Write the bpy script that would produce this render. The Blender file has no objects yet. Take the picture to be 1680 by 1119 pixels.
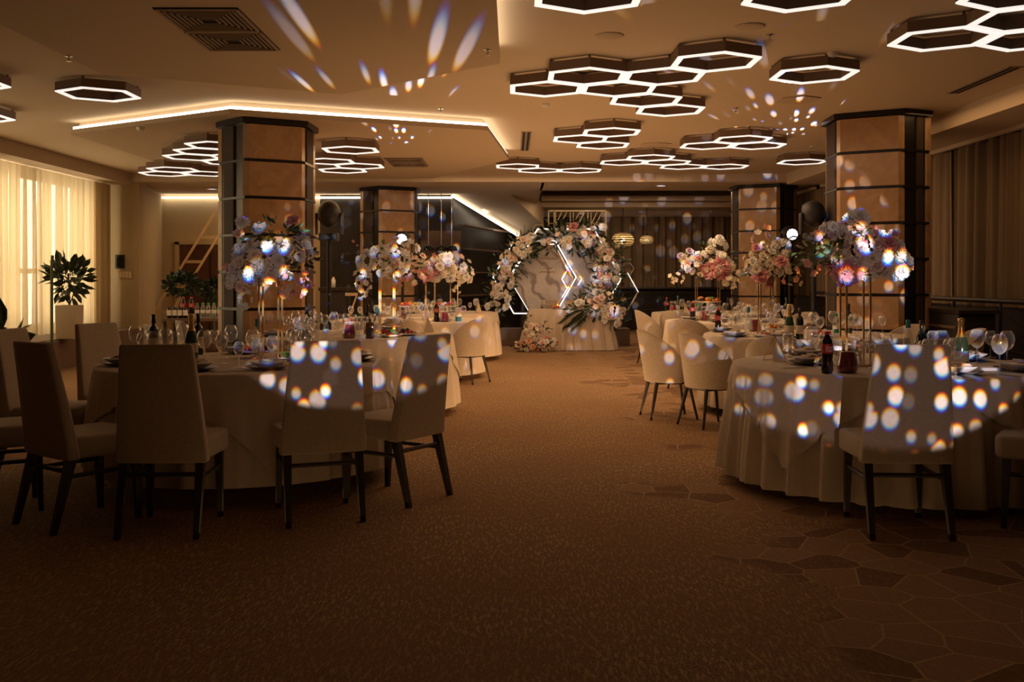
import bpy, bmesh, math, random
from math import sin, cos, pi, atan2, hypot, sqrt, radians as R
from mathutils import Vector, Matrix
S = bpy.context.scene
COL = S.collection
# ------------------------------------------------------------------ camera
H = 1.33; F = 1633.0
cd = bpy.data.cameras.new('camera'); cam = bpy.data.objects.new('camera', cd); COL.objects.link(cam)
cam.location = (0, 0, H); cam.rotation_euler = (R(90), 0, 0)
cd.sensor_width = 36; cd.lens = 36*F/1680; cd.shift_y = -102.5/1680; cd.clip_start = .05
S.camera = cam
S.view_settings.view_transform = 'Standard'; S.view_settings.look = 'None'
S.view_settings.gamma = 1; S.view_settings.use_curve_mapping = False
S.view_settings.exposure = 0.17
# ------------------------------------------------------------------ world
w = bpy.data.worlds.new('world'); S.world = w; w.use_nodes = True
w.node_tree.nodes['Background'].inputs[0].default_value = (1, .56, .26, 1)
w.node_tree.nodes['Background'].inputs[1].default_value = .014
# ------------------------------------------------------------------ lights
WARM = (1, .56, .235); SOFT = (1, .64, .34)
def point(name, x, y, z, e, r=.25, col=WARM):
    l = bpy.data.lights.new(name, 'POINT'); l.energy = e; l.color = col; l.shadow_soft_size = r
    o = bpy.data.objects.new(name, l); o.location = (x, y, z); COL.objects.link(o); return o
def spot(name, loc, tgt, e, ang, blend=.5, r=.05, col=WARM):
    l = bpy.data.lights.new(name, 'SPOT'); l.energy = e; l.color = col; l.shadow_soft_size = r
    l.spot_size = R(ang); l.spot_blend = blend
    o = bpy.data.objects.new(name, l); o.location = loc; COL.objects.link(o)
    o.rotation_euler = (Vector(tgt)-Vector(loc)).to_track_quat('-Z', 'Y').to_euler(); return o
def area(name, loc, sx, sy, e, rot=(0, 0, 0), col=WARM, spread=180):
    l = bpy.data.lights.new(name, 'AREA'); l.shape = 'RECTANGLE'; l.size = sx; l.size_y = sy; l.energy = e; l.color = col
    l.spread = R(spread)
    o = bpy.data.objects.new(name, l); o.location = loc; o.rotation_euler = rot; COL.objects.link(o); return o
# warm fill lights without fittings, added under the ceiling to brighten the hall
area('cluster_fill', (1.4, 13.0, 3.08), 3.0, 3.0, 70, col=SOFT)
area('cluster_fill', (1.2, 9.3, 3.08), 2.2, 1.4, 16)
area('panel_fill', (-2.2, 13.8, 2.95), 3.5, 2.6, 46)
area('rear_fill', (.8, 17.6, 3.2), 4.5, .6, 30, col=SOFT)  # added fill for the rear floor, no lamp of its own
area('rear_fill', (-5.0, 19.8, 3.0), 2.5, 1.0, 18)
area('coffer_fill', (2.5, 22.2, 3.25), 4, 2, 42, col=SOFT)  # added to lift the coffer, no lamp hangs here
area('curtain_fill', (4.7, 10.5, 3.2), .4, 5, 9)  # added to lighten the right-hand curtain
# unseen fill lights added at floor level to brighten the ceiling
area('floor_fill', (.3, 12.0, .03), 2.2, 9, 84, (pi, 0, 0), (1, .57, .26))
area('floor_fill', (0.3, 4.6, .03), 4, 3, 3.5, (pi, 0, 0))
def gobo(name, loc, tgt, e, ang, scale, rad, seed, disp=.0013, soft=.12, blend=.10, dens=.0, spill=.026):
    """moving head with a rotating dot gobo and prism: round dots fringed orange above, blue below"""
    o = spot(name, loc, tgt, e, ang, blend, .008, (1, 1, 1)); l = o.data; l.use_nodes = True
    nt = l.node_tree; N = nt.nodes; L = nt.links
    for n in list(N): N.remove(n)
    out = N.new('ShaderNodeOutputLight'); em = N.new('ShaderNodeEmission'); L.new(em.outputs[0], out.inputs[0])
    tc = N.new('ShaderNodeTexCoord'); sp = N.new('ShaderNodeSeparateXYZ'); L.new(tc.outputs['Normal'], sp.inputs[0])
    def mth(op, a, b=None, clamp=False):
        n = N.new('ShaderNodeMath'); n.operation = op; n.use_clamp = clamp
        for i, v in enumerate((a, b)):
            if v is None: continue
            if isinstance(v, (int, float)): n.inputs[i].default_value = v
            else: L.new(v, n.inputs[i])
        return n.outputs[0]
    az = mth('ABSOLUTE', sp.outputs[2])
    u = mth('DIVIDE', sp.outputs[0], az); v = mth('DIVIDE', sp.outputs[1], az)
    chans = []
    for k in (1, .15, -1):
        cb = N.new('ShaderNodeCombineXYZ'); L.new(u, cb.inputs[0]); L.new(mth('ADD', v, -k*disp), cb.inputs[1]); cb.inputs[2].default_value = seed
        vo = N.new('ShaderNodeTexVoronoi'); vo.voronoi_dimensions = '3D'; vo.inputs['Scale'].default_value = scale
        sc = N.new('ShaderNodeVectorMath'); sc.operation = 'MULTIPLY'; sc.inputs[1].default_value = (1, .8, 0)
        L.new(cb.outputs[0], sc.inputs[0]); ad = N.new('ShaderNodeVectorMath'); ad.operation = 'ADD'; ad.inputs[1].default_value = (0, 0, seed)
        L.new(sc.outputs[0], ad.inputs[0]); vo.voronoi_dimensions = '2D'
        ad.inputs[1].default_value = (seed*1.37, seed*.71, 0)
        L.new(ad.outputs[0], vo.inputs['Vector']); vo.inputs['Randomness'].default_value = .82
        sc2 = N.new('ShaderNodeSeparateColor'); L.new(vo.outputs['Color'], sc2.inputs[0])
        rr = mth('MULTIPLY_ADD' if False else 'ADD', mth('MULTIPLY', sc2.outputs[1], rad*.5), rad*.6)
        m = mth('DIVIDE', mth('SUBTRACT', rr, vo.outputs['Distance']), soft, True)
        br = mth('POWER', mth('DIVIDE', mth('SUBTRACT', sc2.outputs[0], dens, True), 1-dens), 1.5)
        chans.append(mth('ADD', mth('MULTIPLY', m, br), spill*(1, .82, .66)[(1, .15, -1).index(k)]))
    cc = N.new('ShaderNodeCombineColor')
    for i, gain in enumerate((1.0, .86, 1.0)): L.new(mth('MULTIPLY', chans[i], gain), cc.inputs[i])
    L.new(cc.outputs[0], em.inputs[0]); em.inputs[1].default_value = 1
    return o
gobo('moving_head_beam', (0, -5.0, 1.95), (-1.05, 7.0, 1.50), 12500, 10.4, 96, .42, 3.1, disp=.00095)
gobo('moving_head_beam', (.9, -5.0, 1.95), (2.18, 7.0, 1.50), 12500, 12.8, 92, .41, 8.4, disp=.00095)
gobo('ceiling_beam', (-2.15, 12.1, 2.22), (-1.95, 7.2, 3.1), 2000, 13, 34, .27, 5.2, spill=0)
gobo('ceiling_beam', (4.55, 16.5, 2.25), (2.75, 10.2, 3.25), 5000, 19, 36, .27, 1.7, spill=0)
gobo('ceiling_beam', (-1.85, 17.0, 2.28), (-1.15, 8.7, 3.1), 12000, 12.5, 44, .27, 6.6, spill=0)
# ------------------------------------------------------------------ materials
MATS = {}
def mat(name, col, rough=.6, metal=0, emit=None, es=1, spec=.5, trans=0, ior=1.45, noise=None, sheen=0, bump=None, coat=0):
    if name in MATS: return MATS[name]
    m = bpy.data.materials.new(name); m.use_nodes = True; nt = m.node_tree; b = nt.nodes['Principled BSDF']
    b.inputs['Base Color'].default_value = (*col, 1); b.inputs['Roughness'].default_value = rough
    b.inputs['Metallic'].default_value = metal; b.inputs['Specular IOR Level'].default_value = spec
    b.inputs['IOR'].default_value = ior; b.inputs['Coat Weight'].default_value = coat
    if sheen: b.inputs['Sheen Weight'].default_value = sheen
    if trans: b.inputs['Transmission Weight'].default_value = trans
    if emit: b.inputs['Emission Color'].default_value = (*emit, 1); b.inputs['Emission Strength'].default_value = es
    if noise:   # (scale, amount)
        t = nt.nodes.new('ShaderNodeTexCoord'); n = nt.nodes.new('ShaderNodeTexNoise'); n.inputs['Scale'].default_value = noise[0]
        n.inputs['Detail'].default_value = 5
        nt.links.new(t.outputs['Object'], n.inputs['Vector'])
        r = nt.nodes.new('ShaderNodeValToRGB'); a = noise[1]
        r.color_ramp.elements[0].position = .35; r.color_ramp.elements[1].position = .65
        r.color_ramp.elements[0].color = (*[c*(1-a) for c in col], 1); r.color_ramp.elements[1].color = (*[min(1, c*(1+a)) for c in col], 1)
        nt.links.new(n.outputs[0], r.inputs[0]); nt.links.new(r.outputs[0], b.inputs['Base Color'])
        if bump:
            bp = nt.nodes.new('ShaderNodeBump'); bp.inputs['Strength'].default_value = bump; bp.inputs['Distance'].default_value = .002
            nt.links.new(n.outputs[0], bp.inputs['Height']); nt.links.new(bp.outputs[0], b.inputs['Normal'])
    MATS[name] = m; return m
def glassmat(name, col=(1, 1, 1), tint=.0, edge=.8):
    m = bpy.data.materials.new(name); m.use_nodes = True; nt = m.node_tree; N = nt.nodes; L = nt.links
    for n in list(N): N.remove(n)
    out = N.new('ShaderNodeOutputMaterial'); tr = N.new('ShaderNodeBsdfTransparent'); gl = N.new('ShaderNodeBsdfGlossy'); mx = N.new('ShaderNodeMixShader')
    tr.inputs[0].default_value = (*col, 1); gl.inputs['Roughness'].default_value = .04; gl.inputs[0].default_value = (1, 1, 1, 1)
    lw = N.new('ShaderNodeLayerWeight'); lw.inputs[0].default_value = .35
    mr = N.new('ShaderNodeMapRange'); mr.inputs[3].default_value = .06; mr.inputs[4].default_value = edge
    pw = N.new('ShaderNodeMath'); pw.operation = 'POWER'; pw.inputs[1].default_value = 1.6
    L.new(lw.outputs['Facing'], pw.inputs[0]); L.new(pw.outputs[0], mr.inputs[0]); L.new(mr.outputs[0], mx.inputs[0])
    df = N.new('ShaderNodeBsdfDiffuse'); df.inputs[0].default_value = (.9, .9, .9, 1); m2 = N.new('ShaderNodeMixShader'); m2.inputs[0].default_value = .35  # white diffuse mixed in towards the edges paints bright rim reflections
    L.new(gl.outputs[0], m2.inputs[1]); L.new(df.outputs[0], m2.inputs[2])
    L.new(tr.outputs[0], mx.inputs[1]); L.new(m2.outputs[0], mx.inputs[2]); L.new(mx.outputs[0], out.inputs[0])
    MATS[name] = m; return m
def curtainmat(name, col, tcol, tw, see=0):
    m = bpy.data.materials.new(name); m.use_nodes = True; nt = m.node_tree; N = nt.nodes; L = nt.links
    for n in list(N): N.remove(n)
    out = N.new('ShaderNodeOutputMaterial'); d = N.new('ShaderNodeBsdfDiffuse'); t = N.new('ShaderNodeBsdfTranslucent'); mx = N.new('ShaderNodeMixShader')
    d.inputs[0].default_value = (*col, 1); t.inputs[0].default_value = (*tcol, 1); mx.inputs[0].default_value = tw
    L.new(d.outputs[0], mx.inputs[1]); L.new(t.outputs[0], mx.inputs[2]); last = mx
    if see:
        tp = N.new('ShaderNodeBsdfTransparent'); m2 = N.new('ShaderNodeMixShader'); m2.inputs[0].default_value = see
        L.new(mx.outputs[0], m2.inputs[1]); L.new(tp.outputs[0], m2.inputs[2]); last = m2
    L.new(last.outputs[0], out.inputs[0])
    MATS[name] = m; return m
def carpet():
    m = bpy.data.materials.new('carpet'); m.use_nodes = True; nt = m.node_tree; N = nt.nodes; L = nt.links; b = N['Principled BSDF']
    b.inputs['Roughness'].default_value = .95; b.inputs['Specular IOR Level'].default_value = .1
    tc = N.new('ShaderNodeTexCoord')
    def ramp(src, a, b_, c0, c1):
        r = N.new('ShaderNodeValToRGB'); r.color_ramp.elements[0].position = a; r.color_ramp.elements[1].position = b_
        r.color_ramp.elements[0].color = (*c0, 1); r.color_ramp.elements[1].color = (*c1, 1); L.new(src, r.inputs[0]); return r.outputs[0]
    def mix(f, a, b_):
        n = N.new('ShaderNodeMix'); n.data_type = 'RGBA'
        if isinstance(f, float): n.inputs[0].default_value = f
        else: L.new(f, n.inputs[0])
        for i, v in ((6, a), (7, b_)):
            if isinstance(v, tuple): n.inputs[i].default_value = (*v, 1)
            else: L.new(v, n.inputs[i])
        return n.outputs[2]
    def nz_(rot, sx, sy, sc, det=2):
        mp = N.new('ShaderNodeMapping'); mp.inputs['Rotation'].default_value[2] = R(rot); mp.inputs['Scale'].default_value = (sx, sy, 1)
        n = N.new('ShaderNodeTexNoise'); n.inputs['Scale'].default_value = sc; n.inputs['Detail'].default_value = det
        L.new(tc.outputs['Object'], mp.inputs[0]); L.new(mp.outputs[0], n.inputs['Vector']); return n.outputs[0]
    # short woven dashes in two directions over a mottled brown ground
    n2 = N.new('ShaderNodeTexNoise'); n2.inputs['Scale'].default_value = 90; n2.inputs['Detail'].default_value = 3; L.new(tc.outputs['Object'], n2.inputs['Vector'])
    ground = mix(ramp(n2.outputs[0], .38, .62, (0, 0, 0), (1, 1, 1)), (.20, .115, .066), (.36, .225, .125))
    f1 = ramp(nz_(32, 1, .22, 70), .56, .64, (0, 0, 0), (1, 1, 1)); f2 = ramp(nz_(-38, 1, .22, 70), .57, .65, (0, 0, 0), (1, 1, 1))
    g1 = mix(f1, ground, (.50, .33, .16)); g1 = mix(f2, g1, (.44, .30, .15))
    pt_ = ramp(nz_(0, 1, 1, 1.1, 3), .4, .6, (0, 0, 0), (.45, .45, .45))
    base = mix(pt_, g1, (.29, .16, .085))
    # broken polygons with thin gold outlines in drifts
    vo = N.new('ShaderNodeTexVoronoi'); vo.inputs['Scale'].default_value = 4.4; vo.feature = 'DISTANCE_TO_EDGE'
    vc = N.new('ShaderNodeTexVoronoi'); vc.inputs['Scale'].default_value = 4.4
    for v in (vo, vc): L.new(tc.outputs['Object'], v.inputs['Vector']); v.voronoi_dimensions = '2D'
    edge = ramp(vo.outputs['Distance'], .012, .03, (1, 1, 1), (0, 0, 0))
    sc = N.new('ShaderNodeSeparateColor'); L.new(vc.outputs['Color'], sc.inputs[0])
    tile = ramp(sc.outputs[0], .35, .4, (.17, .09, .055), (.33, .20, .12))
    poly = mix(edge, tile, (.52, .36, .18))
    sx = N.new('ShaderNodeSeparateXYZ'); L.new(tc.outputs['Object'], sx.inputs[0])
    n3 = N.new('ShaderNodeTexNoise'); n3.inputs['Scale'].default_value = .9; L.new(tc.outputs['Object'], n3.inputs['Vector'])
    a = N.new('ShaderNodeMath'); a.operation = 'MULTIPLY_ADD'; a.inputs[1].default_value = 4.0; L.new(n3.outputs[0], a.inputs[0]); L.new(sx.outputs[0], a.inputs[2])
    # drift sits right of the aisle: x + 4*noise > 3.2
    g = ramp(a.outputs[0], 0, 1, (0, 0, 0), (1, 1, 1))
    mr = N.new('ShaderNodeMapRange'); mr.inputs[1].default_value = 3.25; mr.inputs[2].default_value = 3.45; L.new(a.outputs[0], mr.inputs[0])
    fm = N.new('ShaderNodeMath'); fm.operation = 'MULTIPLY'; fm.inputs[1].default_value = .7; L.new(mr.outputs[0], fm.inputs[0])
    L.new(mix(fm.outputs[0], base, poly), b.inputs['Base Color'])
    bp = N.new('ShaderNodeBump'); bp.inputs['Strength'].default_value = .4; bp.inputs['Distance'].default_value = .004
    L.new(n2.outputs[0], bp.inputs['Height']); L.new(bp.outputs[0], b.inputs['Normal'])
    MATS['carpet'] = m; return m
def stone(name, c0, c1, rough, scale=5, vein=None, veinw=.03):
    m = bpy.data.materials.new(name); m.use_nodes = True; nt = m.node_tree; N = nt.nodes; L = nt.links; b = N['Principled BSDF']
    b.inputs['Roughness'].default_value = rough
    tc = N.new('ShaderNodeTexCoord'); nz = N.new('ShaderNodeTexNoise'); nz.inputs['Scale'].default_value = scale; nz.inputs['Detail'].default_value = 8
    nz.inputs['Distortion'].default_value = .8; L.new(tc.outputs['Object'], nz.inputs['Vector'])
    r = N.new('ShaderNodeValToRGB'); r.color_ramp.elements[0].position = .3; r.color_ramp.elements[1].position = .7
    r.color_ramp.elements[0].color = (*c0, 1); r.color_ramp.elements[1].color = (*c1, 1); L.new(nz.outputs[0], r.inputs[0]); last = r.outputs[0]
    if vein:
        wv = N.new('ShaderNodeTexWave'); wv.inputs['Scale'].default_value = vein[1]; wv.inputs['Distortion'].default_value = 9; wv.inputs['Detail'].default_value = 3
        wv.inputs['Detail Scale'].default_value = 1.2
        mp = N.new('ShaderNodeMapping'); mp.inputs['Rotation'].default_value = (0, R(35), 0); L.new(tc.outputs['Object'], mp.inputs[0]); L.new(mp.outputs[0], wv.inputs['Vector'])
        r2 = N.new('ShaderNodeValToRGB'); r2.color_ramp.elements[0].position = 0; r2.color_ramp.elements[1].position = .16
        r2.color_ramp.elements[0].color = (1, 1, 1, 1); r2.color_ramp.elements[1].color = (0, 0, 0, 1); L.new(wv.outputs[1], r2.inputs[0])
        mx = N.new('ShaderNodeMix'); mx.data_type = 'RGBA'; L.new(r2.outputs[0], mx.inputs[0]); L.new(last, mx.inputs[6]); mx.inputs[7].default_value = (*vein[0], 1); last = mx.outputs[2]
    L.new(last, b.inputs['Base Color']); MATS[name] = m; return m
carpet()
stone('column_stone', (.42, .25, .125), (.54, .34, .18), .2, 7)
stone('marble', (.56, .52, .55), (.70, .65, .67), .4, 6, ((.30, .26, .29), 1.1))
mat('ceiling_paint', (.58, .47, .34), .85, spec=.2)
mat('panel_paint', (.50, .395, .28), .85, spec=.2)
mat('wall_paint', (.50, .40, .25), .8, spec=.2, noise=(.6, .06))
mat('soffit_paint', (.60, .49, .38), .85, spec=.2)
mat('dark_panel', (.03, .023, .019), .45, noise=(2, .3))
mat('dark_low_wall', (.03, .022, .018), .45)
mat('black_metal', (.018, .016, .015), .5)
mat('black_band', (.012, .01, .01), .3)
mat('led', (.9, .9, .9), .5, emit=(1, .94, .87), es=.80)
mat('cove_led', (.9, .9, .9), .5, emit=(1, .85, .64), es=4.5)
mat('arch_led', (.9, .9, .9), .5, emit=(1, .95, .88), es=1.3)
mat('glow_led', (.9, .9, .9), .5, emit=(1, .90, .78), es=6)
mat('column_side', (.065, .045, .034), .6, spec=.15)
mat('beam_lens', (.9, .9, .9), .5, emit=(.95, .93, 1), es=1.2)
mat('lamp_housing', (.20, .13, .085), .55)
mat('chair_fabric', (.46, .38, .29), .9, spec=.15, sheen=.2, noise=(60, .06), bump=.25)
mat('shell_fabric', (.43, .35, .26), .9, spec=.15, sheen=.2, noise=(50, .06), bump=.2)
mat('dark_wood', (.034, .024, .020), .35)
mat('cloth', (.58, .49, .39), .85, spec=.15, noise=(30, .03), bump=.1)
mat('cloth_sheer', (.64, .53, .42), .8, spec=.15)
mat('gold', (.83, .55, .22), .22, metal=1)
mat('pale_wood', (.55, .40, .24), .5)
mat('door_wood', (.085, .035, .022), .35, noise=(5, .25))
mat('plinth', (.16, .10, .065), .6)
mat('lattice', (.50, .42, .27), .5)
mat('china', (.72, .68, .62), .2)
mat('china_dark', (.12, .09, .075), .25)
mat('napkin', (.45, .34, .26), .8)
mat('steel', (.6, .58, .55), .22, metal=1)
mat('leaf', (.07, .12, .05), .45, noise=(8, .4))
mat('leaf_olive', (.13, .15, .06), .5, noise=(8, .4))
mat('leaf_dark', (.03, .05, .025), .4, noise=(8, .3))
mat('stem', (.09, .11, .04), .6)
mat('petal_white', (.88, .85, .80), .6, sheen=.2)
mat('petal_cream', (.86, .77, .62), .6, sheen=.2)
mat('petal_blush', (.85, .64, .57), .6, sheen=.2)
mat('petal_pink', (.72, .33, .34), .6, sheen=.2)
mat('petal_peach', (.78, .40, .26), .6, sheen=.2)
mat('petal_lilac', (.62, .48, .62), .6, sheen=.2)
mat('cola', (.012, .006, .005), .12)
mat('label_red', (.38, .02, .02), .45)
mat('label_white', (.75, .72, .66), .5)
mat('label_cream', (.60, .50, .34), .5)
mat('label_pink', (.5, .08, .25), .5)
mat('juice', (.22, .008, .012), .08, spec=.8)
mat('wine_glass_dark', (.012, .018, .010), .08, spec=.8)
mat('green_glass', (.03, .07, .03), .08, spec=.8)
mat('brown_spirit', (.11, .045, .015), .1, spec=.8)
mat('teal_cap', (.02, .14, .14), .4)
mat('green_cap', (.02, .30, .12), .4)
mat('red_cap', (.5, .02, .02), .4)
mat('gold_foil', (.75, .50, .18), .3, metal=.8)
mat('cream_cap', (.6, .52, .38), .4)
mat('fruit_orange', (.75, .25, .03), .4)
mat('fruit_red', (.45, .03, .02), .35)
mat('fruit_dark', (.035, .012, .02), .3)
mat('fruit_yellow', (.75, .5, .1), .4)
mat('greens', (.10, .2, .04), .6)
mat('pot_stone', (.48, .40, .29), .6)
mat('screen', (.01, .01, .012), .1)
mat('switch', (.75, .62, .45), .4)
mat('bulb', (1, .9, .7), .5, emit=(1, .72, .38), es=7)
mat('daylight', (1, 1, 1), .5, emit=(1, .84, .58), es=4.0)
mat('vent_metal', (.33, .25, .18), .5)
mat('vent_dark', (.01, .008, .006), .8)
mat('smoked_mirror', (.20, .15, .11), .12, metal=.6)
curtainmat('sheer_curtain', (.62, .50, .33), (.78, .68, .48), .38, .20)
curtainmat('tan_drape', (.55, .42, .25), (.5, .38, .2), .3)
curtainmat('brown_curtain', (.30, .22, .145), (.2, .15, .1), .08)
glassmat('glass'); glassmat('bottle_clear', (.93, .96, .95), edge=.5)
mat('pet_water', (.35, .45, .45), .1, spec=.8)
# ------------------------------------------------------------------ mesh builder
class MB:
    def __init__(s): s.v = []; s.f = []
    def add(s, vs, fs, M=None):
        b = len(s.v)
        s.v += [tuple(M @ Vector(p)) if M else tuple(p) for p in vs]
        s.f += [tuple(b+i for i in f) for f in fs]; return s
    def box(s, c, d, rz=0, M=None, taper=None):
        x, y, z = [k/2 for k in d]; t = taper or (1, 1)
        vs = [(sx*x*(t[0] if sz > 0 else 1), sy*y*(t[1] if sz > 0 else 1), sz*z) for sz in (-1, 1) for sx, sy in ((-1, -1), (1, -1), (1, 1), (-1, 1))]
        m = Matrix.Translation(c) @ Matrix.Rotation(rz, 4, 'Z')
        if M: m = M @ m
        return s.add(vs, [(3, 2, 1, 0), (4, 5, 6, 7), (0, 1, 5, 4), (1, 2, 6, 5), (2, 3, 7, 6), (3, 0, 4, 7)], m)
    def prism(s, pts, z0, z1, cap=True):
        n = len(pts); vs = [(x, y, z0) for x, y in pts]+[(x, y, z1) for x, y in pts]
        fs = [(i, (i+1) % n, n+(i+1) % n, n+i) for i in range(n)]
        if cap: fs += [tuple(range(n-1, -1, -1)), tuple(range(n, 2*n))]
        return s.add(vs, fs)
    def lathe(s, prof, seg=24, c=(0, 0, 0), M=None, sx=1, sy=1):
        vs = []; fs = []
        for r, z in prof:
            for k in range(seg):
                a = 2*pi*k/seg; vs.append((c[0]+r*cos(a)*sx, c[1]+r*sin(a)*sy, c[2]+z))
        for i in range(len(prof)-1):
            for k in range(seg):
                k2 = (k+1) % seg; fs.append((i*seg+k, i*seg+k2, (i+1)*seg+k2, (i+1)*seg+k))
        if prof[0][0] > 1e-4: fs.append(tuple(range(seg-1, -1, -1))) if prof[0][0] < 0 else None
        fs = [f for f in fs if f]
        return s.add(vs, fs, M)
    def tube(s, pts, r, seg=8, cap=True):
        pts = [Vector(p) for p in pts]; n = len(pts); rs = r if isinstance(r, (list, tuple)) else [r]*n
        b = len(s.v); up = Vector((0, 0, 1))
        for i, p in enumerate(pts):
            d = (pts[min(i+1, n-1)]-pts[max(i-1, 0)]).normalized()
            a = d.cross(up)
            if a.length < 1e-3: a = d.cross(Vector((0, 1, 0)))
            a.normalize(); c = d.cross(a)
            for k in range(seg):
                t = 2*pi*k/seg; s.v.append(tuple(p+rs[i]*(a*cos(t)+c*sin(t))))
        for i in range(n-1):
            for k in range(seg):
                k2 = (k+1) % seg; s.f.append((b+i*seg+k, b+i*seg+k2, b+(i+1)*seg+k2, b+(i+1)*seg+k))
        if cap: s.f.append(tuple(b+k for k in range(seg-1, -1, -1))); s.f.append(tuple(b+(n-1)*seg+k for k in range(seg)))
        return s
    def sphere(s, c, r, seg=14, rings=8, sc=(1, 1, 1)):
        prof = [(max(1e-5, r*sin(pi*i/rings)), -r*cos(pi*i/rings)*sc[2]) for i in range(rings+1)]
        return s.lathe(prof, seg, c, sx=sc[0], sy=sc[1])
    def mesh(s, name, m, smooth=False):
        me = bpy.data.meshes.new(name); me.from_pydata(s.v, [], s.f)
        bm = bmesh.new(); bm.from_mesh(me); bmesh.ops.recalc_face_normals(bm, faces=bm.faces); bm.to_mesh(me); bm.free()
        me.materials.append(MATS[m] if isinstance(m, str) else m)
        if smooth:
            for p in me.polygons: p.use_smooth = True
        me.update(); return me
    def build(s, name, m, parent=None, smooth=False, loc=None, bevel=0):
        o = bpy.data.objects.new(name, s.mesh(name, m, smooth)); COL.objects.link(o)
        if parent: o.parent = parent
        if loc: o.location = loc
        if bevel:
            b = o.modifiers.new('bevel', 'BEVEL'); b.width = bevel; b.segments = 3; b.limit_method = 'ANGLE'; b.angle_limit = R(40)
            for p in o.data.polygons: p.use_smooth = True
        return o
def tag(o, label=None, cat=None, group=None, kind=None):
    if label: o['label'] = label
    if cat: o['category'] = cat
    if group: o['group'] = group
    if kind: o['kind'] = kind
    return o
def empty(name, loc, rz=0, label=None, cat=None, group=None):
    o = bpy.data.objects.new(name, None); COL.objects.link(o); o.location = loc; o.rotation_euler[2] = rz; o.empty_display_size = .1
    return tag(o, label, cat, group)
CH = {}
def part(mb, name, m, root, **k):
    o = mb.build(name, m, root, **k); CH.setdefault(root.name, []).append(o); return o
def dup(o, loc=None, rz=None, label=None, group=None, parent=None):
    c = o.copy(); COL.objects.link(c)
    if parent is not None: c.parent = parent
    if loc is not None: c.location = loc
    if rz is not None: c.rotation_euler[2] = rz
    if label: c['label'] = label
    if group: c['group'] = group
    for k in CH.get(o.name, []):
        d = k.copy(); COL.objects.link(d); d.parent = c; CH.setdefault(c.name, []).append(d)
        for q in CH.get(k.name, []):
            e = q.copy(); COL.objects.link(e); e.parent = d; CH.setdefault(d.name, []).append(e)
    return c
def pt(px, d): return (px-840)*d/F
def at(px, py, d): return Vector((pt(px, d), d, H+(457-py)*d/F))
def struct(mb, name, m, **k): return tag(mb.build(name, m, **k), kind='structure')
# ================================================================== THE ROOM
ZC, ZP, ZR = 3.25, 3.10, 3.10
XL, XR = -7.36, 5.75
struct(MB().box((-.8, 11.5, -.05), (15.5, 31, .1)), 'floor', 'carpet')
# ceiling: main slab in front of the cross beam
struct(MB().box(((XL+XR)/2, 7.2, ZC+.05), (XR-XL+.4, 22.4, .1)), 'ceiling', 'ceiling_paint')
mb = MB(); mb.box((-1, 18.3, (ZC+ZR)/2+.02), (13.6, .2, ZC-ZR+.04))
struct(mb, 'trim_1', 'soffit_paint')
mb = MB()     # rear ceiling with the coffer opening
mb.box((-3.6, 22.3, ZR+.05), (8.4, 7.8, .1)); mb.box((3.2, 19.2, ZR+.05), (5.3, 1.6, .1)); mb.box((3.2, 25.2, ZR+.05), (5.3, 2.0, .1)); 
struct(mb, 'ceiling_rear', 'ceiling_paint')
mb = MB(); mb.box((3.2, 22.1, 3.45), (5.4, 4.4, .06)); mb.box((3.2, 24.2, 3.27), (5.4, .06, .34)); mb.box((3.2, 20.0, 3.27), (5.4, .06, .34)); mb.box((.57, 22.1, 3.27), (.06, 4.2, .34))
struct(mb, 'ceiling_coffer', 'panel_paint')
mb = MB(); mb.box((3.2, 23.9, 3.24), (5.0, .5, .11)); mb.box((3.15, 24.05, 3.11), (5.2, .2, .12)); struct(mb, 'trim_2', 'soffit_paint')
# dropped ceiling panels with light coves
def panel(name, pts, led_edges, label_i):
    struct(MB().prism(pts, ZP, ZP+.055), name, 'panel_paint')
    n = len(pts); cx = sum(p[0] for p in pts)/n; cy = sum(p[1] for p in pts)/n
    ins = [(x+(cx-x)*.03, y+(cy-y)*.03) for x, y in pts]
    struct(MB().prism(ins, ZP+.055, ZC), name+'_core', 'panel_paint')
    for e in led_edges:
        a, b = Vector(pts[e]), Vector(pts[(e+1) % n]); d = (b-a); ln = d.length; d.normalize()
        nrm = Vector((d.y, -d.x))
        if nrm.dot((a+b)/2-Vector((cx, cy))) < 0: nrm = -nrm
        m = (a+b)/2-nrm*.035; ang = atan2(d.y, d.x)
        o = MB().box((m.x, m.y, ZP+.072), (ln-.04, .03, .034), ang).build('cove_light', 'cove_led')
        tag(o, ['warm white cove strip on the right edge of the front ceiling panel', 'warm white cove strip left of the front left column top', 'warm white cove strip right of the front left column top', 'warm white cove strip on the slanted right end of the rear ceiling panel'][label_i], 'light strip'); label_i += 1
panel('ceiling_panel_front', [(-3.6, 1.0), (-.10, 1.0), (-.10, 8.19), (-1.64, 9.57), (-3.55, 8.6)], [1], 0)
panel('ceiling_panel_rear', [(-5.41, 12.2), (-3.03, 10.7), (-.29, 11.9), (-.045, 14.8), (-1.4, 17.6), (-5.4, 17.6)], [0, 1, 2], 1)
# side soffits
struct(MB().box((-7.2, 8.5, 3.15), (.44, 19.6, .2)), 'soffit_left', 'soffit_paint')
struct(MB().box((5.42, 7.2, 3.15), (.80, 22.0, .2)), 'soffit_right', 'soffit_paint')
struct(MB().box((5.66, 7.2, 3.02), (.06, 22.0, .05)), 'trim_3', 'soffit_paint')
struct(MB().box((5.66, 22.3, 3.02), (.06, 7.4, .05)), 'trim_4', 'soffit_paint')
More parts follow.
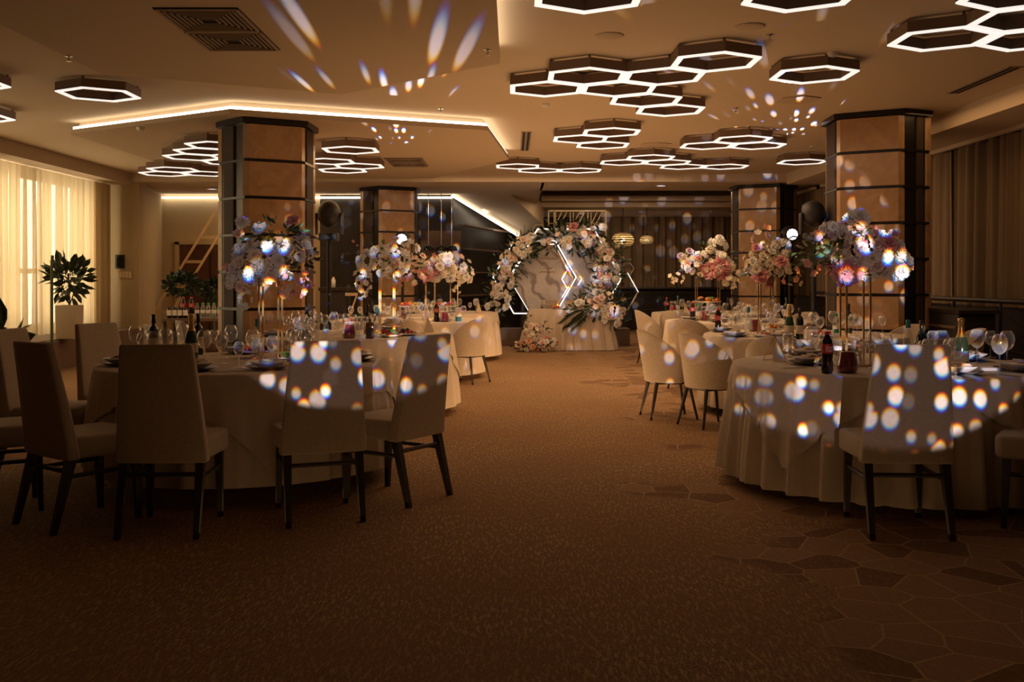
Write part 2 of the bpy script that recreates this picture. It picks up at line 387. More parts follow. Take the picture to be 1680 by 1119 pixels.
# walls
struct(MB().box((XL-.55, 8.2, 1.6), (.1, 20.4, 3.3)), 'wall_left', 'wall_paint')
mb = MB(); mb.prism([(-6.86, 18.3), (-6.86, 18.5), (-7.4, 21.1), (-7.5, 21.1), (-7.5, 18.3)], 0, 3.1); struct(mb, 'wall_left_rear', 'wall_paint')
struct(MB().box((-5.75, 21.1, 1.55), (3.4, .2, 3.1)), 'wall_back_left', 'wall_paint')
struct(MB().box((-2.65, 21.1, 1.5), (2.8, .2, 3.0)), 'wall_back_dark', 'dark_panel')
mb = MB(); mb.prism([(-1.27, 21.0), (.25, 25.8), (.05, 25.9), (-1.45, 21.2)], 0, 3.1); struct(mb, 'wall_bar', 'dark_panel')
struct(MB().box((3, 26.1, 1.55), (7, .2, 3.1)), 'wall_back', 'dark_panel')
struct(MB().box((XR+.25, 11.2, 1.6), (.1, 30, 3.3)), 'wall_right', 'dark_low_wall')
# cove strips along the rear left wall and down the sloping bulkhead
o = MB().box((-4.3, 20.93, 3.03), (6.1, .06, .035)).build('cove_light', 'cove_led'); tag(o, 'long cove strip above the door and dark bar wall at the rear left', 'light strip')
mb = MB(); NA, NB = 16, 10
A = at(742, 319, 20.9); B = at(853, 387, 24.3); A2 = Vector((pt(835, 20.9), 20.9, ZR+.02)); B2 = at(892, 370, 24.3)
for i in range(NA+1):
    p = A.lerp(B, i/NA); q = A2.lerp(B2, i/NA)
    for j in range(NB+1):
        t = j/NB; v = p.lerp(q, t); mb.v.append(tuple(v))
    mb.v.append(tuple(q+Vector((0, 0, .9)))); mb.v.append(tuple(p+Vector((-.05, 0, .9))))
K = NB+3
for i in range(NA):
    for j in range(K): k = (j+1) % K; mb.f.append((i*K+j, i*K+k, (i+1)*K+k, (i+1)*K+j))
mb.f += [tuple(range(K-1, -1, -1)), tuple(NA*K+j for j in range(K))]
struct(mb, 'trim_5', 'soffit_paint', smooth=False)
mb = MB().tube([A+Vector((0, -.12, -.03)), B+Vector((0, -.12, -.03))], .024, 6); tag(mb.build('cove_light', 'cove_led'), 'slanting cove strip running down towards the flower arch', 'light strip')
ex = (B-A).normalized(); sv = (A2-A).normalized(); nv = ex.cross(sv).normalized()
if nv.y > 0: nv = -nv
az = (nv*.75-sv*.65).normalized(); ey = az.cross(ex).normalized(); ex2 = ey.cross(az)
o = area('slanting_cove_light', (0, 0, 0), (B-A).length, .03, 9, col=(1, .80, .55)); Mx = Matrix((ex2, ey, az)).transposed().to_4x4(); Mx.translation = (A+B)/2+nv*.10+sv*.01; o.matrix_world = Mx
# low dark wainscot and rail
struct(MB().box((XR+.1, 11.2, .5), (.1, 30, 1.0)), 'wainscot_right', 'dark_low_wall')
struct(MB().box((3, 25.7, .5), (6, .1, 1.0)), 'wainscot_back', 'dark_low_wall')
def rail(a, b, label):
    r = empty('handrail', (0, 0, 0), 0, label, 'rail'); a = Vector(a); b = Vector(b); n = int((b-a).length/1.1)
    part(MB().tube([a, b], .03, 8), 'top_rail', 'dark_wood', r); part(MB().tube([a+Vector((0, 0, -.55)), b+Vector((0, 0, -.55))], .015, 6), 'lower_rail', 'dark_wood', r)
    for i in range(n+1):
        p = a+(b-a)*i/n; part(MB().tube([p, (p.x, p.y, 0)], .018, 6), 'post', 'dark_wood', r)
        if i < n:
            q = a+(b-a)*(i+1)/n; m = MB()
            m.tube([p+Vector((0, 0, -.1)), q+Vector((0, 0, -.55))], .007, 5).tube([p+Vector((0, 0, -.55)), q+Vector((0, 0, -.1))], .007, 5)
            part(m, 'brace', 'dark_wood', r)
rail((XR-.35, 7.5, 1.08), (XR-.35, 18, 1.08), 'dark rail with crossed braces in front of the right curtain')
rail((1.9, 25.4, 1.08), (5.3, 25.4, 1.08), 'dark rail in front of the far back curtain')
# curtains (one gathered cloth per bay)
def curtain(name, p0, p1, z0, z1, amp, wl, m, label, group=None, seed=1, thick=.012):
    rnd = random.Random(seed); p0 = Vector(p0); p1 = Vector(p1); L = (p1-p0).length; d = (p1-p0)/L; nn = Vector((-d.y, d.x, 0))
    n = int(L/.018); rows = 10; mb = MB(); ph = [rnd.uniform(0, 6.28) for _ in range(4)]
    for i in range(n+1):
        u = i*L/n
        for j in range(rows+1):
            t = j/rows; z = z1+(z0-z1)*t
            w = 2*pi/wl
            a = sin(w*u+.9*sin(w*u*.31+ph[0])+ph[1]+.35*t*sin(w*u*.17+ph[2])); a = a*.7+.3*sin(w*2.13*u+ph[3])
            off = amp*(.75+.35*t)*a
            mb.v.append(tuple(p0+d*u+nn*off+Vector((0, 0, z))))
    for i in range(n):
        for j in range(rows): k = i*(rows+1)+j; mb.f.append((k, k+1, k+rows+2, k+rows+1))
    o = mb.build(name, m, smooth=True)
    return tag(o, label, 'curtain', group)
curtain('sheer_curtain', (XL, 9.2, 0), (XL, 13.62, 0), .45, 3.03, .085, .21, 'sheer_curtain', 'sheer cream curtain panel at the far left edge of the picture', seed=3)
curtain('sheer_curtain', (XL, 13.7, 0), (XL, 15.4, 0), .45, 3.03, .085, .20, 'sheer_curtain', 'bright sheer cream curtain panel left of the square potted plant', seed=4)
curtain('sheer_curtain', (XL, 15.45, 0), (XL, 17.85, 0), .45, 3.03, .08, .19, 'sheer_curtain', 'sheer cream curtain panel next to the wall corner behind the square pot', seed=6)
curtain('brown_curtain', (XR, 8.5, 0), (XR, 12.9, 0), 1.0, 3.0, .10, .26, 'brown_curtain', 'long brown gathered curtain right of the front right column', seed=7)
curtain('brown_curtain', (XR, 13.0, 0), (XR, 20.5, 0), 1.0, 3.0, .10, .26, 'brown_curtain', 'brown curtain seen between the two right columns', seed=9)
curtain('brown_curtain', (1.5, 25.85, 0), (5.7, 25.85, 0), 1.05, 2.93, .09, .30, 'brown_curtain', 'brown curtain on the back wall behind the two woven pendants', seed=11)
struct(MB().box((3.4, 25.95, 3.02), (5.4, .06, .17)), 'trim_6', 'soffit_paint')
curtain('tan_drape', (XL+.07, 13.42, 0), (XL+.07, 13.98, 0), .45, 3.03, .05, .16, 'tan_drape', 'gathered tan drape between the two left sheer curtains', seed=13)
curtain('tan_drape', (XL+.07, 17.35, 0), (XL+.07, 18.1, 0), .45, 3.03, .05, .16, 'tan_drape', 'gathered tan drape beside the left wall corner', seed=14)
# window behind the sheers
for i, (y0, y1) in enumerate(((9.6, 12.3), (12.6, 15.1), (15.4, 17.6))):
    g = struct(MB().box((XL-.42, (y0+y1)/2, 1.75), (.02, y1-y0, 2.4)), 'window_%d' % (i+1), 'daylight')
    fr = MB(); 
    for yy in (y0, (y0+y1)/2, y1): fr.box((XL-.36, yy, 1.75), (.08, .09, 2.4))
    for zz in (.55, 1.45, 2.95): fr.box((XL-.36, (y0+y1)/2, zz), (.08, y1-y0, .08))
    fr.build('window_frame', 'wall_paint', g)
o = MB().box((-6.98, 13.0, .225), (.78, 9.6, .45)).build('window_sill_bench', 'plinth'); tag(o, 'low stone window bench under the sheer curtains', 'bench')
# door
d1 = struct(MB().box((-6.35, 20.97, 1.02), (1.30, .06, 2.04)), 'door_1', 'door_wood')
m = MB()
m.box((-7.04, 20.96, 1.05), (.09, .1, 2.1)); m.box((-5.66, 20.96, 1.05), (.09, .1, 2.1)); m.box((-6.35, 20.96, 2.09), (1.47, .1, .09)); m.build('door_frame', 'wall_paint', d1)
MB().box((-6.35, 20.93, 1.02), (.02, .02, 2.0)).build('door_gap', 'black_band', d1)
MB().tube([(-6.25, 20.9, 1.0), (-6.25, 20.9, 1.2)], .015, 6).build('door_handle', 'steel', d1)
struct(MB().box((-7.1, 18.28, .1), (.5, .03, .2)), 'baseboard_left', 'dark_low_wall')
# ------------------------------------------------------------------ columns
def column(c, pts, ztop, label, mir=False):
    r = empty('column', (c[0], c[1], 0), 0, label, 'column', 'hexagonal stone columns')
    pts = [(x-c[0], y-c[1]) for x, y in pts]
    core = [(x*.92, y*.92) for x, y in pts]; part(MB().prism(core, 0, ztop), 'core', 'black_band', r)
    part(MB().prism([(x*1.03, y*1.03) for x, y in pts], ztop-.065, ztop-.005), 'cap', 'black_band', r)
    part(MB().prism([(x*1.02, y*1.02) for x, y in pts], 0, .12), 'plinth', 'black_band', r)
    tiers = []; z = ztop-.075
    while z > .15: tiers.append((max(.12, z-.375), z)); z -= .41
    n = len(pts)
    for i in range(n):
        a = Vector(pts[i]); b = Vector(pts[(i+1) % n]); d = (b-a).normalized(); nr = Vector((d.y, -d.x))
        if nr.dot(a+b) < 0: nr = -nr
        m = MB(); st = i % 2
        for z0, z1 in tiers:
            if st:
                p0 = a+d*.004; p1 = b-d*.004; q0 = p0-nr*.075+d*.012; q1 = p1-nr*.075-d*.012
                e0 = p0-nr*.05; e1 = p1-nr*.05; f0 = p0+d*.055+nr*.012; f1 = p1-d*.055+nr*.012
            else:
                ga = .22 if (mir and i == 2) else .09; gb = .24 if (not mir and i == 0) else .09; p0 = a+d*ga; p1 = b-d*gb; q0 = p0-nr*.055; q1 = p1-nr*.055
                e0 = p0-nr*.030; e1 = p1-nr*.030; f0 = p0+d*.012-nr*.02; f1 = p1-d*.012-nr*.02
            m.prism([tuple(q0), tuple(e0), tuple(f0), tuple(f1), tuple(e1), tuple(q1)], z0, z1)
        part(m, 'stone_face' if st else 'side_panel', 'column_stone' if st else 'column_side', r)
    for z0, z1 in tiers[1:]:
        part(MB().prism([(x*.965, y*.965) for x, y in pts], z1+.004, z1+.031), 'metal_band', 'black_band', r)
    return r
def sym(A, B, C, D):
    cx = (A[0]+D[0])/2; cy = (A[1]+D[1])/2
    return (cx, cy), [A, B, C, D, (2*cx-B[0], 2*cy-B[1]), (2*cx-C[0], 2*cy-C[1])]
c, p = sym((-3.33, 11.25), (-2.93, 10.86), (-2.31, 11.2), (-2.29, 11.7)); column(c, p, ZP, 'hexagonal stone-clad column at the front left, rising behind the near white flower centrepiece')
p1 = p; c1 = c
c, p = sym((3.77, 12.2-.25), (3.76, 11.61), (4.42, 11.22), (4.80, 11.39)); p = [(3.80, 12.17), (3.77, 11.61), (4.42, 11.22), (4.80, 11.39), (4.86, 11.95), (4.25, 12.4)]
column((4.32, 11.8), p, ZC, 'hexagonal stone-clad column at the front right, in front of the brown curtain', True)
def shift(pts, c0, c1, k, mir=False): return [((-(x-c0[0]) if mir else (x-c0[0]))*k+c1[0], (y-c0[1])*k+c1[1]) for x, y in pts]
cc = (-2.40, 19.6); column(cc, shift(p1, c1, cc, 1.06), ZR, 'hexagonal stone-clad column at the rear left, beside the dark bar wall')
cc = (4.83, 19.15); column(cc, shift(p1, c1, cc, 1.12, True), ZR, 'hexagonal stone-clad column at the rear right, beside the far back curtain')
# ------------------------------------------------------------------ ceiling fittings
AH = .397
def hexpts(a, cx=0, cy=0): return [(cx+a*cos(R(30+60*k)), cy+a*sin(R(30+60*k))) for k in range(6)]
def ring(mb, ao, ai, z0, z1):
    O = hexpts(ao); I = hexpts(ai)
    vs = [(x, y, z) for z in (z0, z1) for x, y in O]+[(x, y, z) for z in (z0, z1) for x, y in I]; fs = []
    for k in range(6):
        j = (k+1) % 6; fs += [(k, j, 6+j, 6+k), (12+j, 12+k, 18+k, 18+j), (6+k, 6+j, 18+j, 18+k), (j, k, 12+k, 12+j)]
    return mb.add(vs, fs)
lamp0 = empty('hexagonal_lamp', (0, 0, 0), 0, 'x', 'ceiling lamp')
part(ring(MB(), AH-.002, AH-.058, .012, .095), 'housing', 'lamp_housing', lamp0)
part(ring(MB(), AH-.002, AH-.058, 0, .0115), 'light_ring', 'led', lamp0)
for k in (0, 2, 4): x, y = hexpts(AH-.035)[k]; part(MB().tube([(x, y, .09), (x, y, .119)], .012, 6), 'spacer', 'lamp_housing', lamp0)
first = [True]
def lamp(x, y, label, C=1.8, group=None):
    z = H+C
    if first[0]: o = lamp0; o.location = (x, y, z); first[0] = False; o['label'] = label
    else: o = dup(lamp0, (x, y, z), label=label)
    return o
U = .686; V = (.343, .595); ax, ay = 1.01, 9.5
G = 'big seven-ring cluster of hexagonal lamps'
for x, y, t in ((ax-U, ay, 'leftmost ring of the big seven-lamp hexagon cluster'), (ax-V[0], ay-V[1], 'glowing hexagonal lamp, upper left ring of the big seven-lamp cluster'), (ax+V[0], ay-V[1], 'glowing hexagonal lamp, upper middle ring of the big seven-lamp cluster'),
                (ax+U, ay-2*V[1], 'glowing hexagonal lamp, topmost ring of the big seven-lamp cluster'), (ax, ay, 'glowing hexagonal lamp at the middle of the big seven-lamp cluster'), (ax+V[0], ay+V[1], 'second lowest ring of the big seven-lamp hexagon cluster'), (ax+2*V[0], ay+2*V[1], 'lowest right ring of the big seven-lamp hexagon cluster')): lamp(x, y, t)
bx, by = .883, 12.9
for x, y, t in ((bx+V[0], by-V[1], 'upper ring of the three-lamp hexagon cluster right of the slot vent'), (bx, by, 'left ring of the three-lamp hexagon cluster right of the slot vent'), (bx+V[0], by+V[1], 'lower ring of the three-lamp hexagon cluster right of the slot vent')): lamp(x, y, t)
for x, y, t in ((.09, 16.05, 'leftmost ring of the row of three hexagon lamps above the wedding arch'), (.45, 16.65, 'middle ring of the row of three hexagon lamps above the wedding arch'), (1.137, 16.65, 'right ring of the row of three hexagon lamps above the wedding arch')): lamp(x, y, t)
dx, dy = 2.07, 14.9
for x, y, t in ((dx, dy, 'topmost ring of the rear five-lamp hexagon cluster'), (dx-V[0], dy+V[1], 'leftmost ring of the rear five-lamp hexagon cluster'), (dx+V[0], dy+V[1], 'middle ring of the rear five-lamp hexagon cluster'), (dx+2*V[0], dy+2*V[1], 'fourth ring from the left of the rear five-lamp hexagon cluster'), (dx+2*V[0]+U, dy+2*V[1], 'rightmost ring of the rear five-lamp hexagon cluster')): lamp(x, y, t)
ex, ey = 3.0, 12.95
for x, y, t in ((ex, ey, 'upper ring of the three-lamp hexagon cluster left of the front right column'), (ex-V[0], ey+V[1], 'left ring of the three-lamp hexagon cluster left of the front right column'), (ex+V[0], ey+V[1], 'right ring of the three-lamp hexagon cluster left of the front right column')): lamp(x, y, t)
lamp(4.50, 15.44, 'single hexagonal lamp partly hidden by the front right column'); lamp(.49, 6.39, 'hexagonal lamp cut by the top edge near the picture centre')
lamp(1.85, 6.36, 'hexagonal lamp cut by the top edge right of centre'); lamp(2.678, 8.84, 'lone hexagonal lamp right of the big seven-lamp cluster')
jx, jy = 3.25, 7.52
for x, y, t in ((jx, jy, 'lowest left ring of the hexagon cluster in the top right corner'), (jx+U, jy, 'lowest right ring of the hexagon cluster in the top right corner'), (jx+V[0], jy-V[1], 'middle ring of the hexagon cluster in the top right corner'), (jx, jy-2*V[1], 'uppermost ring of the hexagon cluster in the top right corner')): lamp(x, y, t)
lamp(-4.06, 9.78, 'lone hexagonal lamp above the left windows'); lamp(-5.07, 9.2, 'hexagonal lamp cut by the left picture edge, upper one'); lamp(-6.0, 11.15, 'hexagonal lamp cut by the left picture edge, lower one')
nx, ny = -2.25, 14.68
for x, y, t in ((-2.08, 12.85, 'lone hexagonal lamp just right of the front left column'), (nx, ny, 'right ring of the three hexagon lamps low beside the front left column'), (nx-V[0], ny-V[1], 'upper ring of the three hexagon lamps, half hidden by the front left column'), (nx-V[0], ny+V[1], 'lowest ring of the three hexagon lamps just right of the front left column')): lamp(x, y, t, 1.65)
ox, oy = -3.68, 12.4
for x, y, t in ((ox, oy, 'top ring of the stair of hexagon lamps left of the front left column'), (ox-V[0], oy+V[1], 'second ring down of the stair of hexagon lamps left of the front left column'), (ox-2*V[0], oy+2*V[1], 'lowest left ring of the stair of hexagon lamps left of the front left column'), (ox-V[0], oy+3*V[1], 'rear ring of the stair of hexagon lamps touching the front left column')): lamp(x, y, t, 1.65)
qx, qy = -5.5, 15.75
m3 = [lamp(qx+V[0], qy-V[1], 'upper ring of the far left cluster of three hexagon lamps', 1.65), lamp(qx, qy, 'left ring of the far left cluster of three hexagon lamps', 1.65), lamp(qx+U, qy, 'right ring of the far left cluster of three hexagon lamps', 1.65)]
def vent(x0, y0, sx, sy, z, label):
    r = empty('air_vent', (x0, y0, z), 0, label, 'air vent')
    part(MB().box((0, 0, -.002), (sx, sy, .004)), 'backing', 'vent_dark', r)
    for j, cy in enumerate((-sy/4, sy/4)):
        m = MB(); a = sx/2-.015; k = 0
        while a > .04:
            w = .010 if k else .022
            for s in (-1, 1): m.box((s*a, cy, -.010-.0*k), (w, 2*a*sy/2/sx, .008)); m.box((0, cy+s*a*sy/2/sx, -.010), (2*a, w, .008))
            a -= .034; k += 1
        part(m, 'louvre_square', 'vent_metal', r)
vent(-2.07, 7.1, .56, 1.2, ZP, 'pair of square louvred vents in the front ceiling panel'); vent(-1.6, 15.15, .56, 1.1, ZP, 'pair of square louvred vents right of the small hexagon lamps in the rear panel')
def slot(x, y, sx, sy, label):
    r = empty('slot_vent', (x, y, ZC), 0, label, 'air vent')
    part(MB().box((0, 0, -.004), (sx, sy, .008)), 'frame', 'vent_metal', r)
    for s in (-1, 1): part(MB().box((s*sx*.22, 0, -.009), (sx*.26, sy-.05, .004)), 'slot', 'vent_dark', r)
slot(.19, 13.95, .14, 1.9, 'dark slot vent beside the slanted end of the rear ceiling panel'); slot(4.56, 9.65, .13, 1.3, 'dark slot vent in the ceiling above the right curtain')
for x, y, l in ((.77, 7.86, 'round ceiling speaker below the top centre hexagon lamp'), (1.81, 7.57, 'round ceiling speaker above the topmost ring of the big lamp cluster')):
    r = empty('ceiling_speaker', (x, y, ZC), 0, l, 'speaker'); part(MB().lathe([(.001, -.012), (.10, -.012), (.115, -.006), (.115, 0)], 28), 'grille', 'panel_paint', r, smooth=True)
def px_on(px, py, z): s = (457-py)/(z-H); return ((px-840)/s, F/s)
for px, py, z, l in ((895, 170, ZC, 'round smoke detector just below the big lamp cluster'), (1365, 86, ZC, 'round smoke detector above the lone hexagonal lamp on the right'), (231, 209, ZP, 'round smoke detector left of the front left column')):
    x, y = px_on(px, py, z); r = empty('smoke_detector', (x, y, z), 0, l, 'smoke detector'); part(MB().lathe([(.001, -.04), (.03, -.04), (.045, -.015), (.05, 0)], 20), 'body', 'china', r, smooth=True)
for px, py, z, l in ((113, 92, ZP, 'sprinkler head at the left edge of the front panel'), (800, 82, ZP, 'sprinkler head near the corner of the front ceiling panel'), (723, 178, ZC, 'sprinkler head above the right half of the rear panel cove'), (1263, 57, ZC, 'sprinkler head beside the top right hexagon lamp'), (1207, 177, ZC, 'sprinkler head right of the lowest lamp of the big cluster'), (1332, 240, ZC, 'sprinkler head left of the front right column')):
    x, y = px_on(px, py, z); r = empty('sprinkler', (x, y, z), 0, l, 'sprinkler')
    part(MB().lathe([(.001, -.006), (.03, -.005), (.032, 0)], 16), 'collar', 'steel', r); part(MB().tube([(0, 0, -.004), (0, 0, -.04)], .007, 6).box((0, 0, -.042), (.035, .035, .003)), 'head', 'steel', r)
for px, py, l in ((1310, 163, 'flat darker hexagon on the ceiling above the front right column'), (1076, 237, 'flat darker hexagon on the ceiling between the rear lamp clusters')):
    x, y = px_on(px, py, ZC); r = empty('ceiling_plate', (x, y, ZC), 0, l, 'ceiling plate'); part(MB().prism(hexpts(.24), -.012, 0), 'plate', 'panel_paint', r)  # thin hexagon, slightly darker in tone than the ceiling
for x, y, l in ((2.83, 18.9, 'small round downlight in the rear ceiling right of the arch'), (-5.9, 19.6, 'small round downlight beside the front left column')):
    r = empty('downlight', (x, y, ZR), 0, l, 'downlight'); part(MB().lathe([(.11, -.0), (.12, -.012), (.10, -.016), (.095, -.004)], 24), 'trim_ring', 'china', r, smooth=True)
    part(MB().lathe([(.001, -.008), (.094, -.008)], 24), 'lens', 'beam_lens', r)
# ================================================================== CHAIRS
def dining_chair():
    r = empty('dining_chair', (0, 0, 0), 0, 'x', 'chair')
    m = MB(); rows = 9; cols = 6      # tapered, slightly bowed slab back
    def bp(u, t, side):
        w = .236-.052*t**1.1; y = -.185-.105*t**1.15-(.0 if side else 0); th = .075*(1-t)+.045*t
        x = (u*2-1)*w; bow = .012*(1-(u*2-1)**2)
        return (x, y+(th/2 if side else -th/2)-bow, .375+.62*t)
    for side in (0, 1):
        for j in range(rows+1):
            for i in range(cols+1): m.v.append(bp(i/cols, j/rows, side))
    W = cols+1; K = W*(rows+1)
    for j in range(rows):
        for i in range(cols):
            a = j*W+i; m.f.append((a, a+1, a+W+1, a+W)); m.f.append((K+a, K+a+W, K+a+W+1, K+a+1))
        a = j*W; m.f.append((a, a+W, K+a+W, K+a)); a += cols; m.f.append((a, K+a, K+a+W, a+W))
    for i in range(cols): m.f.append((i, K+i, K+i+1, i+1)); a = rows*W+i; m.f.append((a, a+1, K+a+1, K+a))
    part(m, 'backrest', 'chair_fabric', r, bevel=.014)
    m = MB(); P = [(-.215, -.16), (.215, -.16), (.238, .22), (.18, .25), (-.18, .25), (-.238, .22)]
    m.prism(P, .375, .495); part(m, 'seat', 'chair_fabric', r, bevel=.022)
    for s in (-1, 1):
        m = MB(); m.add([(s*(.19+dx), .19+dy, .385) for dx, dy in ((-.021, -.021), (.021, -.021), (.021, .021), (-.021, .021))]+[(s*(.195+dx), .205+dy, 0) for dx, dy in ((-.013, -.013), (.013, -.013), (.013, .013), (-.013, .013))], [(0, 1, 2, 3), (7, 6, 5, 4), (0, 4, 5, 1), (1, 5, 6, 2), (2, 6, 7, 3), (3, 7, 4, 0)])
        part(m, 'leg', 'dark_wood', r)
        m = MB(); m.add([(s*(.195+dx), -.185+dy, .385) for dx, dy in ((-.022, -.024), (.022, -.024), (.022, .024), (-.022, .024))]+[(s*(.200+dx), -.285+dy, 0) for dx, dy in ((-.014, -.015), (.014, -.015), (.014, .015), (-.014, .015))], [(0, 1, 2, 3), (7, 6, 5, 4), (0, 4, 5, 1), (1, 5, 6, 2), (2, 6, 7, 3), (3, 7, 4, 0)])
        part(m, 'leg', 'dark_wood', r)
        part(MB().tube([(s*.195, .19, .29), (s*.196, -.21, .29)], .013, 6), 'stretcher', 'dark_wood', r)
    part(MB().tube([(-.19, -.205, .315), (.19, -.205, .315)], .013, 6), 'stretcher', 'dark_wood', r)
    return r
def shell_chair():
    r = empty('shell_chair', (0, 0, 0), 0, 'x', 'chair')
    n = 28; rows = 9; m = MB()
    def sp(i, j, s):
        a = -2.05+4.1*i/n; k = abs(a)/2.05; t = j/rows
        top = .845-.30*(max(0, k-.12)/.88)**1.7 if k > .12 else .845
        top -= .02*k*k; z = .35+(top-.35)*t
        lean = .085*t*(1-.55*k); rx = .235+lean*.45+.02; ry = .225+lean
        if s: rx -= .032; ry -= .032
        return (rx*sin(a), -ry*cos(a)*(1 if cos(a) > 0 else .75), z)
    W = rows+1
    for s in (0, 1):
        for i in range(n+1):
            for j in range(W): m.v.append(sp(i, j, s))
    K = (n+1)*W
    for i in range(n):
        for j in range(rows): a = i*W+j; m.f += [(a, a+1, a+W+1, a+W), (K+a, K+a+W, K+a+W+1, K+a+1)]
        a = i*W+rows; m.f.append((a, K+a, K+a+W, a+W)); a = i*W; m.f.append((a, a+W, K+a+W, K+a))
    for j in range(rows): m.f.append((j, K+j, K+j+1, j+1)); a = n*W+j; m.f.append((a, a+1, K+a+1, K+a))
    part(m, 'backrest', 'shell_fabric', r, bevel=.012, smooth=True)
    m = MB(); P = [(.21*cos(2*pi*k/32)*(1.04 if sin(2*pi*k/32) > 0 else 1), .03+.225*sin(2*pi*k/32)*(1.02)) for k in range(32)]
    P = [(max(-.205, min(.205, x*1.12)), max(-.18, min(.245, (y-.03)*1.1+.03))) for x, y in P]
    m.prism(P, .355, .475); part(m, 'seat', 'shell_fabric', r, bevel=.025)
    for sx in (-1, 1):
        for sy in (-1, 1): part(MB().tube([(sx*.15, sy*.15, .36), (sx*.205, sy*.225, 0)], [.02, .011], 8), 'leg', 'dark_wood', r)
    part(MB().box((0, 0, .345), (.34, .34, .025)), 'seat_frame', 'dark_wood', r)
    return r
ch0 = dining_chair(); sh0 = shell_chair(); used = {}
def chair(p, x, y, fx, fy, label, sc=1, group=None):
    rz = atan2(-fx, fy)
    if p.name not in used: used[p.name] = 1; o = p; o.location = (x, y, 0); o.rotation_euler[2] = rz; o['label'] = label
    else: o = dup(p, (x, y, 0), rz, label)
    if sc != 1: o.scale = (sc, sc, sc)
    return o
T1 = (-1.79, 6.72); T2 = (2.45, 6.5); T3 = (-1.60, 9.95); T4 = (2.93, 10.0); T5 = (-1.42, 13.5); T6 = (3.05, 13.3); T7 = (-1.22, 16.5); T8 = (3.3, 16.4)
chair(ch0, -2.36, 5.50, .61, .79, 'tall beige chair turned half away, second from left at near left table')
chair(ch0, -1.82, 5.36, -.03, 1, 'tall beige chair with plain unlit back to the viewer, near left table')
chair(ch0, -1.10, 5.64, -.34, .94, 'tall beige chair with bright spots, middle front of near left table')
chair(ch0, -.73, 6.10, -.84, .54, 'tall beige chair beside the aisle, rightmost at near left table')
chair(ch0, -2.86, 7.35, .90, -.42, 'tall beige chair on far side of near left table before potted plant')
chair(ch0, -3.06, 6.62, .98, -.05, 'tall beige chair cut by left picture edge, seen from its front')
chair(ch0, -2.98, 5.78, .85, .5, 'tall beige chair mostly outside left picture edge, only its seat corner showing')
chair(ch0, 2.05, 5.34, .06, 1, 'tall beige chair covered in bright light spots, near right table')
chair(ch0, 2.90, 5.36, -.84, .54, 'tall beige chair at bottom right, cut by the picture edge')
chair(ch0, -3.36, 10.85, .85, .5, 'far beige chair just left of front left column, before the water packs', .88)
chair(ch0, -3.43, 10.1, .85, .5, 'beige chair below the cola bottles, left of the other chair by the column', .87)
chair(sh0, 1.50, 9.55, 1, .12, 'rounded shell chair nearest the aisle at the second right table, seen from behind its side')
chair(sh0, 1.80, 9.0, .92, .40, 'rounded shell chair with two large light spots on its back, second right table')
chair(sh0, 2.30, 8.60, .3, .95, 'rounded shell chair behind the tent card of the near right table')
chair(sh0, 2.17, 12.1, .5, .87, 'rounded shell chair in front of the third right table')
chair(sh0, 2.20, 15.4, 1, .05, 'rounded shell chair beside the aisle at the fourth right table, closest to the flower arch')
chair(sh0, 2.55, 15.3, .4, .9, 'small far rounded chair directly in front of the fourth right table')
chair(sh0, 4.05, 10.5, -.95, -.3, 'rounded shell chair behind the near right flower stand, in front of the column')
chair(sh0, 4.32, 9.75, -1, .1, 'rounded shell chair before the right curtain, right of the champagne bottle')
chair(sh0, 4.1, 14.3, -.75, -.6, 'rounded shell chair at the far side of the third right table')
chair(sh0, -.58, 12.72, -.85, .5, 'rounded shell chair with light spots beside the aisle at the third left table')
chair(sh0, -1.36, 12.25, -.05, 1, 'rounded shell chair with plain back in front of the third left table')
# ================================================================== TABLES
def cloth(name, c, Rr, ztop, drop, folds, amp, flare, seed, m, outline=None, seg=288, lf=None):
    """cloth over a round top; lf(angle) = hanging length"""
    rnd = random.Random(seed); mb = MB(); c = Vector(c)
    ph = [rnd.uniform(0, 6.28) for _ in range(6)]
    def out(a, r): return (r*cos(a), r*sin(a))
    if outline: out = outline
    rings = []
    for q in (0.02, .4, .8, .97): rings.append([(*out(2*pi*k/seg, Rr*q), ztop) for k in range(seg)])
    for q in (30, 60, 90): rings.append([(*out(2*pi*k/seg, Rr*.985+Rr*.0+.018*sin(R(q))), ztop-.018*(1-cos(R(q)))) for k in range(seg)])
    rows = 11
    fp = []
    for k in range(seg):
        a = 2*pi*k/seg
        ang = folds*a+.8*sin(3*a+ph[0])+.55*sin(7*a+ph[1])
        s = sin(ang); s = (abs(s)**.8)*(1 if s > 0 else -1)
        fp.append(s*(.75+.3*sin(5*a+ph[2]))+.25*sin(folds*2.3*a+ph[3]))
    for j in range(1, rows+1):
        t = j/rows; ring_ = []
        for k in range(seg):
            a = 2*pi*k/seg; L = lf(a) if lf else drop
            tt = t*L/drop
            off = .02+flare*tt+amp*fp[k]*min(1, tt*1.3)**.8
            x, y = out(a, Rr*.985); n = Vector((cos(a), sin(a)))
            ring_.append((x+n.x*off, y+n.y*off, ztop-.018-(L-.018)*t+(.006*fp[k] if j == rows else 0)))
        rings.append(ring_)
    for rg in rings: mb.v += [tuple(Vector(p)+c) for p in rg]
    for i in range(len(rings)-1):
        for k in range(seg): k2 = (k+1) % seg; mb.f.append((i*seg+k, i*seg+k2, (i+1)*seg+k2, (i+1)*seg+k))
    mb.f.append(tuple(range(seg)))
    o = mb.build(name, m, smooth=True); return o
ZT = .7725
ordn = {}
